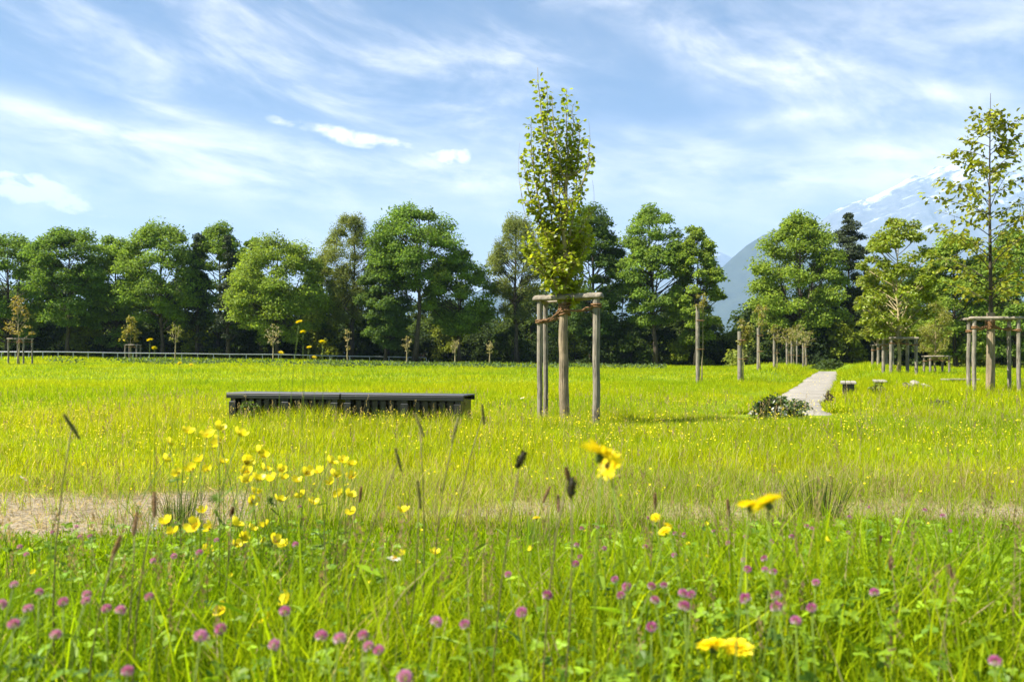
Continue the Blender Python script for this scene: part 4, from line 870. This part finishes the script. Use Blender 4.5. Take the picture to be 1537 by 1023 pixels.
rf = np.random.default_rng(55)
BUT = [(563, 98, 30), (505, 128, 22), (495, 180, 27), (535, 222, 27), (575, 210, 25), (602, 183, 22), (620, 213, 22), (655, 85, 40), (622, 110, 38), (660, 125, 35), (720, 105, 40), (668, 188, 30), (775, 157, 32), (790, 172, 26), (740, 187, 26), (795, 210, 30), (845, 212, 32), (742, 218, 26), (738, 245, 36), (775, 240, 38), (815, 240, 30), (850, 237, 30), (890, 245, 22), (767, 280, 32), (760, 304, 32), (840, 302, 30), (905, 290, 32), (940, 310, 26), (925, 220, 27), (958, 217, 28), (990, 187, 35), (1028, 185, 26), (1052, 195, 27), (1005, 228, 23), (993, 250, 28), (1055, 232, 23), (1055, 342, 28), (1020, 285, 21), (1048, 288, 22), (500, 368, 38), (515, 400, 35), (588, 380, 45), (632, 382, 35), (610, 335, 26), (705, 373, 40), (755, 388, 30), (795, 378, 30), (733, 415, 30), (710, 437, 28), (785, 430, 30), (825, 425, 38), (853, 438, 22), (623, 455, 26), (865, 595, 26), (670, 632, 20), (805, 650, 20), (1210, 335, 22), (1305, 460, 20)]
BLAB = {0: 'buttercup at the upper edge of the yellow cluster, nearest the bench end', 2: 'single buttercup at the outer side of the yellow cluster, apart from the others', 7: 'topmost wide open buttercup of the yellow cluster below the bench', 10: 'large buttercup standing alone beside the topmost cluster flowers', 36: 'lone buttercup low beside the bare strip, outside the cluster', 53: 'small lone buttercup deep in the green grass below the cluster', 56: 'tiny buttercup at the bare strip between cluster and central tree', 57: 'tiny lone buttercup in tall grass beside the white daisy'}
for i, (cx, cy, s) in enumerate(BUT):
    px, py = cx / 2, 600 + cy / 2; D = float(np.clip(.034 * 1195 / (s / 2), 1.55, 2.5)) * rf.uniform(.95, 1.05)
    if py > 880: D = 1.75
    if i in BLAB: lab, gr = BLAB[i], 'buttercups'
    elif cy < 140: lab, gr = 'yellow buttercup among the topmost flowers of the cluster below the bench', 'topmost buttercups of the cluster'
    elif px > 455: lab, gr = 'yellow buttercup in the small side group between cluster and central tree', 'buttercups of the side group'
    elif cy > 330: lab, gr = 'yellow buttercup in the lowest band of the cluster over green grass', 'lowest buttercups of the cluster'
    elif px < 320: lab, gr = 'yellow buttercup on the loose outer side of the cluster', 'outer buttercups of the cluster'
    else: lab, gr = 'yellow buttercup in the dense middle of the cluster', 'middle buttercups of the cluster'
    flower('buttercup', lab, 'buttercup', gr, point(px, py, D), STEMS[i % 4], CUPS[i % 4], CUPC, None, CUTL[i % 2] if i % 2 else None, .45, rf.uniform(1.45, 1.8), r=rf)
HK = [(903, 682, 1.0, 1.15, 'f', 'large ragged yellow hawkbit with dark centre beside the central tree base'), (915, 699, 1.08, .85, 'f', 'smaller yellow hawkbit just under the large ragged one'), (1126, 759, 1.12, .85, 'h', 'full yellow dandelion like head touching its twin above the clover'), (1152, 755, 1.05, .95, 'h', 'larger full yellow head, twin above the clover near the rush tuft'),
      (1069, 969, 1.2, 1.08, 'h', 'full round yellow head low in the grass, with a twin close by'), (1108, 972, 1.2, 1.05, 'h', 'second full round yellow head low in the grass, beside clover leaves'), (998, 797, 1.6, .75, 'h', 'lower head of the small yellow group above pink clover'), (984, 776, 1.7, .55, 'h', 'upper small head of the small yellow group above pink clover'), (805, 777, 2.2, .6, 'h', 'small yellow head amid the narrow leaves below the central tree'), (1003, 789, 1.65, .6, 'h', 'middle head of the small yellow group above pink clover'),
      (449, 483, 2.3, .5, 'h', 'highest small yellow head on a tall stem before the far trees'), (455, 498, 2.3, .48, 'h', 'second small yellow head on the tall stem before the far trees'), (484, 513, 2.2, .5, 'h', 'small yellow head on its own stem before the far trees, leaning'), (422, 529, 2.3, .42, 'h', 'small yellow head low on a side stem before the domed maple'), (464, 521, 2.35, .4, 'h', 'tiny yellow bud head beside the tall stem before the birch'), (472, 536, 2.4, .4, 'h', 'tiny yellow head at meadow edge height below the tall stem'),
      (225, 510, 2.6, .5, 'h', 'yellow head rising above the rail beside the low stake frame'), (232, 522, 2.6, .45, 'h', 'pale fading yellow head rising near the low stake frame'), (270, 545, 2.6, .4, 'h', 'tiny yellow head beside the pale sapling stem'), (287, 547, 2.7, .4, 'h', 'tiny yellow head next to another, past the pale sapling')]
for i, (px, py, D, sc, k, lab) in enumerate(HK):
    flower('yellow_flower', lab, 'wild flower', 'tall yellow composite flowers', point(px, py, D), STEMS[i % 4], HAWKF if k == 'f' else HAWK[i % 2], DARKC if k == 'f' else GOLDC, CALYX, None, .22, sc * (1.2 if i < 6 else 1), .05, r=rf, thick=.95 if i < 10 else .5)
C7 = [(43, 553), (118, 575), (85, 625), (190, 605), (258, 602), (42, 672), (168, 703), (320, 625), (363, 630), (448, 590), (603, 707), (663, 686), (823, 733), (965, 707), (1020, 715), (1090, 705), (1105, 738), (1138, 750), (1215, 830), (383, 812), (1310, 665), (1395, 672), (4, 612), (1525, 523), (240, 410), (80, 463), (460, 482), (157, 397), (523, 468), (900, 320), (650, 420), (887, 433), (230, 380), (270, 408), (60, 440)]
C8 = [(195, 435), (278, 445), (205, 470), (192, 490), (310, 538), (420, 558), (457, 555), (515, 580), (540, 583), (518, 618), (488, 465), (490, 400), (518, 405), (345, 560), (328, 585), (107, 585), (30, 637), (420, 680), (430, 600), (697, 480), (708, 507), (758, 475), (760, 508), (785, 515), (703, 410), (780, 425), (840, 410), (885, 378), (900, 385), (795, 587), (795, 620), (853, 662), (900, 623), (1010, 398), (1013, 350), (1072, 322), (1172, 365), (1160, 398), (1240, 330), (1293, 347), (1315, 393), (1450, 783), (700, 595), (605, 393), (643, 388), (210, 385), (258, 382), (400, 440)]
CL = [(x / 2, 600 + y / 2) for x, y in C7] + [(768 + x / 2, 600 + y / 2) for x, y in C8]
for k in range(7): CL.append((rf.uniform(900, 1330) if k % 3 else rf.uniform(0, 560), rf.uniform(775, 960)))
CLAB = {6: 'large pink clover head, lowest of the big group on tall stems', 19: 'pale pink clover head alone in the grass below the big group', 10: 'pale oval clover head standing in open grass beside a rounder one', 11: 'round pale pink clover head beside the oval one in open grass', 18: 'pink clover head at the bottom frame edge below the small row', 76: 'deep pink clover head alone low in the far corner of grass', 51: 'pink clover head standing alone in tall grass, beside no others', 66: 'deep magenta clover head above two others by the yellow twins', 68: 'bright pink clover head above the twin yellow heads', 67: 'pink clover head among three by the yellow twins'}
for i, (px, py) in enumerate(CL):
    D = float(np.interp(py, [760, 800, 850, 900, 950, 1015], [2.7, 2.2, 1.65, 1.32, 1.18, 1.08])) * rf.uniform(.94, 1.06)
    if i in CLAB: lab, gr = CLAB[i], 'clover flowers'
    elif px < 240 and py > 840: lab, gr = 'pink clover head in the big group rising from green grass', 'big clover group'
    elif px < 300: lab, gr = 'small pink clover head in front of the bare soil', 'clover before the bare soil'
    elif px < 560: lab, gr = 'small pink clover head below the buttercup cluster', 'clover below the buttercups'
    elif px < 780: lab, gr = 'pink clover head in the open grass between buttercups and plantain', 'clover in open grass'
    elif py < 815 and px > 1060: lab, gr = 'pink clover head over the leafy mound by the rush tuft', 'clover on the leafy mound'
    elif py < 815: lab, gr = 'small pink clover head along the bare strip below the central tree', 'clover along the strip'
    elif px < 1090: lab, gr = 'magenta clover head in the loose patch below the central tree', 'clover in the loose patch'
    else: lab, gr = 'magenta clover head among dense clover leaves below the leafy mound', 'clover among dense leaves'
    flower('clover', lab, 'clover', gr, point(px, py, D), STEMS[i % 4], CLOV[(0 if i % 2 else 2) if px < 780 else (1 if i % 3 else 0)], None, None, TREF[i % 2], .22, rf.uniform(.8, 1.1) * float(np.interp(py, [780, 860, 920], [.62, .74, .88])), r=rf)
SP = [(781, 690, 1.5, 'dark', 'dark plantain head on a tall thin stem by the central stakes'), (858, 732, 1.35, 'dark', 'dark closed flower bud on a tall stem below the central tree'), (852, 712, 1.5, 'brown', 'brown withered bud just above the dark closed bud'), (108, 640, 1.7, 'long', 'leaning grass head above the meadow beside no other stems'), (630, 638, 2.0, 'long', 'grass head standing below the bench end'), (683, 645, 1.9, 'long', 'bent grass head below the bench corner'), (598, 690, 2.0, 'long', 'thin grass head between the side buttercups and bench'),
      (629, 742, 1.7, 'long', 'thick green grass head above the bare strip'), (725, 622, 2.3, 'long', 'slim grass head beside the stake frame foot'), (232, 757, 1.5, 'rust', 'rusty brown grass head over the bare soil'), (203, 786, 1.6, 'rust', 'thin rusty stalk in front of the bare soil'), (174, 822, 1.4, 'rust', 'bent rusty stalk before the big clover group'), (541, 742, 2.1, 'rust', 'brown dock stalk beside the side buttercups'), (348, 768, 2.0, 'brown', 'brown stalk among the lower buttercups'), (1093, 762, 2.0, 'rust', 'tall brown stalk next to the twin yellow heads'), (983, 752, 2.0, 'rust', 'leaning brown stalk above the small yellow group'), (1319, 811, 1.9, 'brown', 'brown plantain head over the leafy clover mound'), (1337, 846, 1.8, 'brown', 'brown plantain head lower in the dense clover leaves'), (1426, 857, 1.7, 'brown', 'tan plantain head past the dense clover leaves'), (820, 742, 2.1, 'rust', 'thin brown stalk between dark bud and narrow leaves'), (838, 755, 2.1, 'rust', 'short brown stalk beside the dark closed bud')]
for i, (px, py, D, k, lab) in enumerate(SP):
    t = flower('seed_stalk', lab, 'seed stalk', 'tall seed stalks', point(px, py, D), BROWN[i % 3], SPK[k], None, None, None, .12, {'rust': .68, 'brown': .85, 'long': .85, 'dark': .95}[k], .12, r=rf)
for (px, py, D, lab) in [(592, 838, 1.75, 'white daisy in tall grass below the bare strip'), (36, 718, 4.9, 'white daisy at the edge of the bare soil'), (231, 790, 3.0, 'white daisy beside the rush tuft near the soil'), (784, 597, 9.5, 'white flower dot between the central stakes')]:
    flower('daisy', lab, 'daisy', 'white daisies', point(px, py, D), STEMS[1], DAISY, GOLDC, None, None, .3, 1.0 if D < 4 else 1.6, r=rf)
# small yellow meadow flowers: the ones that show largest, each on its own stem
def small_yellow():
    r = np.random.default_rng(61); x, y = wedge(r, 1.7, 6.9, 22, 1.0); n = 0
    for a, b in sorted(zip(x, y), key=lambda q: q[1]):
        if r.random() > np.interp(b, [1.7, 3.4, 4.0, 5.5, 6.9], [.55, .25, .15, .9, 1]): continue
        n += 1
        if n > 215: break
        h = float(near_env(np.array(a), np.array(b))) * r.uniform(.55, 1.0) if b < 4.1 else r.uniform(.09, .24)
        lab, gr = ('small yellow trefoil flower down in the tall grass', 'small yellow flowers in tall grass') if b < 4.1 else ('small yellow flower beyond the bare strip', 'small yellow flowers beyond the strip')
        flower('small_yellow_flower', lab, 'wild flower', gr, np.array([a, b, gz(a, b) + h]), STEMS[n % 4], CUPS[n % 4], None, None, None, .5, r.uniform(.45, .8), .04, r=r)
small_yellow()

# ------------------------------------------------------------------ tufts and low plants
def tuft(label, px, D, h, w, n, c, seed, name='rush_tuft', cat='grass tuft'):
    r = np.random.default_rng(seed); p = at(px, D); g = Geo(); a = r.uniform(0, 6.28, n); q = np.sqrt(r.random(n)) * w * .34; x = p[0] + q * np.cos(a); y = p[1] + q * np.sin(a)
    hh = h * r.uniform(.45, 1.05, n); z = ground_z(x, y) - .02; sp = q / (w * .34) * w * .3 * r.uniform(.4, 1.5, n); dx = np.cos(a) * sp; dy = np.sin(a) * sp; f = r.uniform(0, 6.28, n); wd = r.uniform(.003, .006, n) * (D / 4)
    V = []
    for t in (0, .35, .7): V += [np.stack([x + dx * t ** 1.6 + s * wd * (1 - .6 * t) * np.cos(f), y + dy * t ** 1.6 + s * wd * (1 - .6 * t) * np.sin(f), z + hh * t], -1) for s in (-.5, .5)]
    V.append(np.stack([x + dx, y + dy, z + hh * .97], -1)); V = np.stack(V, 1); B = np.arange(n)[:, None] * 7
    cc = tints(r, n, c, .3, .2); k = r.random(n) < .12; cc[k] = STRAW * .7; g.add(V.reshape(-1, 3), np.concatenate([B + [[0, 1, 3, 2]], B + [[2, 3, 5, 4]]]), np.repeat(cc, 7, 0)); g.f.append(B + np.array([[4, 5, 6]]))
    o = g.build(name, M['grass'], origin=p); tag(o, label, cat, 'dark grass tufts'); return o
tuft('spiky dark rush tuft at the bare strip behind the leafy clover mound', 1226, 4.35, .30, .36, 190, (.05, .075, .02), 1)
tuft('dark rush tuft at the edge of the bare soil behind the buttercups', 271, 4.2, .25, .22, 130, (.035, .07, .014), 2)
tuft('faint dark tuft above the bare soil by the white daisy', 76, 5.6, .13, .3, 90, (.07, .085, .03), 3)
tuft('dark green lush tuft in the meadow between flowering bush and four post frame', 1262, 9.4, .14, .95, 420, (.05, .11, .014), 4, 'grass_tuft')
tuft('narrow leaved tuft beside the brown stalks below the central tree', 800, 3.6, .27, .24, 90, (.085, .15, .03), 5, 'grass_tuft')
tuft('tall grass tuft against the bench end', 690, 10.1, .30, .30, 160, (.08, .13, .02), 6, 'grass_tuft')
tuft('tall grass tuft halfway along the bench front', 590, 10.3, .33, .5, 240, (.09, .145, .02), 7, 'grass_tuft')
tuft('dark tuft standing in for the shadow beside the central stake frame', 905, 10.2, .13, .9, 300, (.055, .11, .014), 8, 'grass_tuft')  # dark blades added to stand in for the stake frame's shadow

def small_bush(name, label, cat, px, D, py_top, wpx, seed, c, NL, ll, flowers=0, group='low bushes in the grass'):
    r = np.random.default_rng(seed); p = at(px, D); H = zat(py_top, D) - p[2]; W = wpx / FX * D; wood, cr = grow(r, H, W, .04, .012, 16, NL, ll, 'bush', c, 3, upright=1.0, rc_k=.17, flat=.7)
    t = thing(name, label, cat, p, 0, group); wood.build('stem', M['bark'], t); cr.build('leaves', M['herb'], t)
    V = np.concatenate(cr.v).reshape(-1, 4, 3)[:, 2]
    for k in range(flowers):
        q = V[r.integers(len(V))]; child('flower', DAISY, t, q * np.array([1.02, 1, 1]) + np.array([0, -.03, .03]), (r.uniform(0, .9), r.normal(0, .4), r.uniform(0, 6)), (r.uniform(1.3, 2.2),) * 3)
small_bush('flowering_bush', 'low leafy bush with white flowers at the near end of the gravel path', 'bush', 1172, 11.6, 590, 76, 1, (.075, .12, .03), 1500, .055, 26)
small_bush('leafy_weed', 'small leafy weed beside the flowering bush at the path', 'plant', 1140, 12.2, 603, 24, 2, (.07, .12, .025), 260, .05)
small_bush('leafy_weed', 'tall yellowish weed on the grass bank between path and small benches', 'plant', 1317, 17, 575, 22, 3, (.11, .15, .02), 340, .06)
small_bush('leafy_weed', 'low clump of leaves in front of the bench end', 'plant', 374, 10.4, 601, 34, 4, (.09, .14, .02), 420, .045)
small_bush('leafy_weed', 'thin reddish weed at the grass edge of the gravel path', 'plant', 1243, 14.5, 585, 16, 5, (.16, .14, .04), 120, .04)
small_bush('leafy_weed', 'tall greyish weed in the grass before the four post frame', 'plant', 1412, 13.5, 598, 34, 6, (.13, .16, .05), 300, .04)

# ------------------------------------------------------------------ air, sky, light, camera
def haze():
    g = Geo(); lo = np.array([-14500., -14500, -30]); hi = np.array([14500., 14500, 2420]); v = [(a, b, c) for a in (lo[0], hi[0]) for b in (lo[1], hi[1]) for c in (lo[2], hi[2])]
    g.add(v, [[0, 1, 3, 2], [4, 6, 7, 5], [0, 4, 5, 1], [2, 3, 7, 6], [0, 2, 6, 4], [1, 5, 7, 3]])
    m, nt = new_mat('air_haze'); p = N(nt, 'ShaderNodeVolumePrincipled', inp={'Density': HAZE_D, 'Anisotropy': 0.0}); p.inputs['Color'].default_value = (*HAZE_C, 1); o = N(nt, 'ShaderNodeOutputMaterial'); nt.links.new(p.outputs[0], o.inputs['Volume'])
    ob = g.build('haze', m); tag(ob, 'thin pale blue summer air over the whole valley', 'haze', kind='stuff')
HAZE_D, HAZE_C = 1.25e-4, (.36, .51, .78)
haze()

SUN = unit(np.array([-.62, -.16, .80])); EL = math.asin(SUN[2]); AZ = math.atan2(SUN[0], SUN[1])
sl = bpy.data.lights.new('sun', 'SUN'); sl.energy = 5.0; sl.angle = math.radians(.5); sl.color = (1, .95, .86)
so = bpy.data.objects.new('sun', sl); COL.objects.link(so); so.rotation_euler = Vector(SUN).to_track_quat('Z', 'Y').to_euler(); so.location = (0, 0, 50)

def sky():
    w = bpy.data.worlds.new('World'); S.world = w; w.use_nodes = True; nt = w.node_tree; nt.nodes.clear(); L = nt.links.new
    st = N(nt, 'ShaderNodeTexSky', sky_type='NISHITA'); st.sun_disc = False; st.sun_elevation = EL; st.sun_rotation = AZ; st.altitude = 500; st.air_density = 1.0; st.dust_density = .6; st.ozone_density = 1.6
    def m(op, a, b=None, c=None, cl=False):
        n = nt.nodes.new('ShaderNodeMath'); n.operation = op; n.use_clamp = cl
        for i, v in enumerate((a, b, c)):
            if v is None: continue
            if isinstance(v, (int, float)): n.inputs[i].default_value = v
            else: L(v, n.inputs[i])
        return n.outputs[0]
    tc = N(nt, 'ShaderNodeTexCoord'); sp = N(nt, 'ShaderNodeSeparateXYZ'); L(tc.outputs['Generated'], sp.inputs[0])
    az = m('ARCTAN2', sp.outputs[0], sp.outputs[1]); el = m('ARCSINE', sp.outputs[2])
    def field(angle, sx, sy, detail, rough, dist, scale, seed):
        """cloud texture drawn out along one direction of the sky"""
        ca, sa = math.cos(angle), math.sin(angle); s = m('ADD', m('MULTIPLY', az, ca), m('MULTIPLY', el, sa)); t = m('SUBTRACT', m('MULTIPLY', el, ca), m('MULTIPLY', az, sa))
        cb = N(nt, 'ShaderNodeCombineXYZ'); L(m('MULTIPLY', s, sx), cb.inputs[0]); L(m('MULTIPLY', t, sy), cb.inputs[1]); cb.inputs[2].default_value = seed
        n = N(nt, 'ShaderNodeTexNoise', inp={'Scale': scale, 'Detail': detail, 'Roughness': rough, 'Distortion': dist}); L(cb.outputs[0], n.inputs[0]); return n.outputs[0]
    def band(px, py, ang, ln, wd):
        """soft patch of sky round one bearing"""
        a0 = math.atan((px - HX) / FX); e0 = math.atan((HY - py) / FX * math.cos(a0)); ca, sa = math.cos(ang), math.sin(ang)
        da = m('SUBTRACT', az, a0); de = m('SUBTRACT', el, e0); s = m('ADD', m('MULTIPLY', da, ca / ln), m('MULTIPLY', de, sa / ln)); t = m('SUBTRACT', m('MULTIPLY', de, ca / wd), m('MULTIPLY', da, sa / wd))
        return m('EXPONENT', m('MULTIPLY', m('ADD', m('MULTIPLY', s, s), m('MULTIPLY', t, t)), -1.0))
    def over(n, lo, hi): 
        r = N(nt, 'ShaderNodeMapRange', interpolation_type='SMOOTHSTEP', inp={1: lo, 2: hi}); L(n, r.inputs[0]); return r.outputs[0]
    fd = field(-.42, 2.6, 6.0, 10, .62, .3, 3.4, 1.0); fh = field(-.10, 2.2, 8.0, 10, .62, .3, 3.2, 4.0); fp = field(0, 1, 1.6, 8, .56, .25, 26, 7.0); fw = field(-.22, 1.6, 5, 10, .64, .4, 2.8, 9.0)
    wisps = [(fd, [(1190, 120, -.40, .22, .040, 1.0), (1330, 190, -.45, .14, .045, .9), (1010, 50, -.45, .11, .022, .6), (1230, 100, .5, .05, .03, .5), (1450, 120, .5, .10, .06, .55), (1400, 30, -.2, .2, .04, .5)], .22, 1.0),
             (fh, [(170, 215, -.20, .22, .020, .9), (400, 240, -.03, .24, .034, 1.0), (690, 265, -.12, .10, .022, .8), (1180, 268, -.02, .26, .030, 1.0), (960, 215, -.1, .16, .02, .45), (250, 165, -.2, .07, .012, .7), (1130, 185, 0, .10, .012, .5), (120, 270, 0, .12, .01, .4), (340, 310, -.02, .3, .02, .35)], .26, .80),
             (fw, [(420, 70, -.2, .30, .07, .50), (120, 120, -.1, .14, .03, .3), (700, 60, -.3, .12, .05, .25), (620, 160, 0, .2, .04, .4), (900, 150, -.3, .2, .08, .25)], .3, .9)]
    tot = None
    for f, bs, lo, hi in wisps:
        acc = None
        for (px, py, a, ln, wd, k) in bs:
            b = m('MULTIPLY', band(px, py, a, ln, wd), k); acc = b if acc is None else m('ADD', acc, b)
        v = m('MULTIPLY', m('MINIMUM', acc, 1.1), over(f, lo, hi)); tot = v if tot is None else m('ADD', tot, v)
    acc = None
    for (px, py, a, ln, wd, k) in [(675, 234, -.1, .036, .013, 1.1), (515, 203, -.25, .032, .012, 1.0), (560, 211, -.2, .022, .009, .8), (432, 185, -.2, .034, .009, .7), (600, 216, -.1, .02, .010, .55), (30, 267, -.05, .032, .011, 1.1), (85, 300, -.05, .060, .016, 1.1), (215, 262, -.15, .028, .004, .6), (165, 325, 0, .03, .006, .4), (20, 290, -.2, .02, .005, .5)]:
        b = m('MULTIPLY', band(px, py, a, ln, wd), k); acc = b if acc is None else m('ADD', acc, b)
    puff = over(m('MULTIPLY', acc, m('ADD', m('MULTIPLY', m('SUBTRACT', fp, .5), 4.2), 1.0)), .22, 1.15)
    low = over(el, .30, 0.0); veil = m('MULTIPLY', low, VEIL)
    wide = m('MULTIPLY', m('MULTIPLY', over(fw, .45, .8), .28), over(el, 1.3, .5))
    cl = m('ADD', m('ADD', m('MULTIPLY', tot, WISP), wide), veil, cl=True); cl = m('MAXIMUM', cl, m('MULTIPLY', puff, .78), cl=True)
    hs = N(nt, 'ShaderNodeHueSaturation', inp={'Saturation': SKY_SAT, 'Value': SKY_VAL}); L(st.outputs[0], hs.inputs['Color'])
    tinted = mixc(nt, 1.0, hs.outputs[0], SKY_TINT, 'MULTIPLY')
    c = mixc(nt, cl, tinted, CLOUD_C)
    bg = N(nt, 'ShaderNodeBackground', inp={'Strength': .05}); L(c, bg.inputs[0]); o = N(nt, 'ShaderNodeOutputWorld'); L(bg.outputs[0], o.inputs[0])
VEIL, WISP, SKY_SAT, SKY_VAL, SKY_TINT, CLOUD_C = .50, .80, 1.2, .40, (.17, .84, 1.32), (14.5, 12.8, 11.2)
sky()

cam = bpy.data.cameras.new('camera'); co = bpy.data.objects.new('camera', cam); COL.objects.link(co)
co.location = (0, 0, CAMZ); co.rotation_euler = (math.radians(90), 0, 0); cam.lens = 28; cam.sensor_width = 36; cam.shift_y = (HY - 511.5) / 1537; cam.clip_start = .05; cam.clip_end = 60000
cam.dof.use_dof = True; cam.dof.focus_distance = 11.5; cam.dof.aperture_fstop = 4.8
S.camera = co; S.render.resolution_x, S.render.resolution_y = 1024, 681
S.view_settings.view_transform = 'Standard'; S.view_settings.look = 'None'; S.view_settings.exposure = EXPO if 'EXPO' in globals() else 1.95; S.view_settings.gamma = 1
cy = S.cycles; cy.max_bounces = 8; cy.diffuse_bounces = 3; cy.transmission_bounces = 4; cy.volume_bounces = 1; cy.transparent_max_bounces = 8; cy.use_denoising = True; cy.sample_clamp_indirect = 6
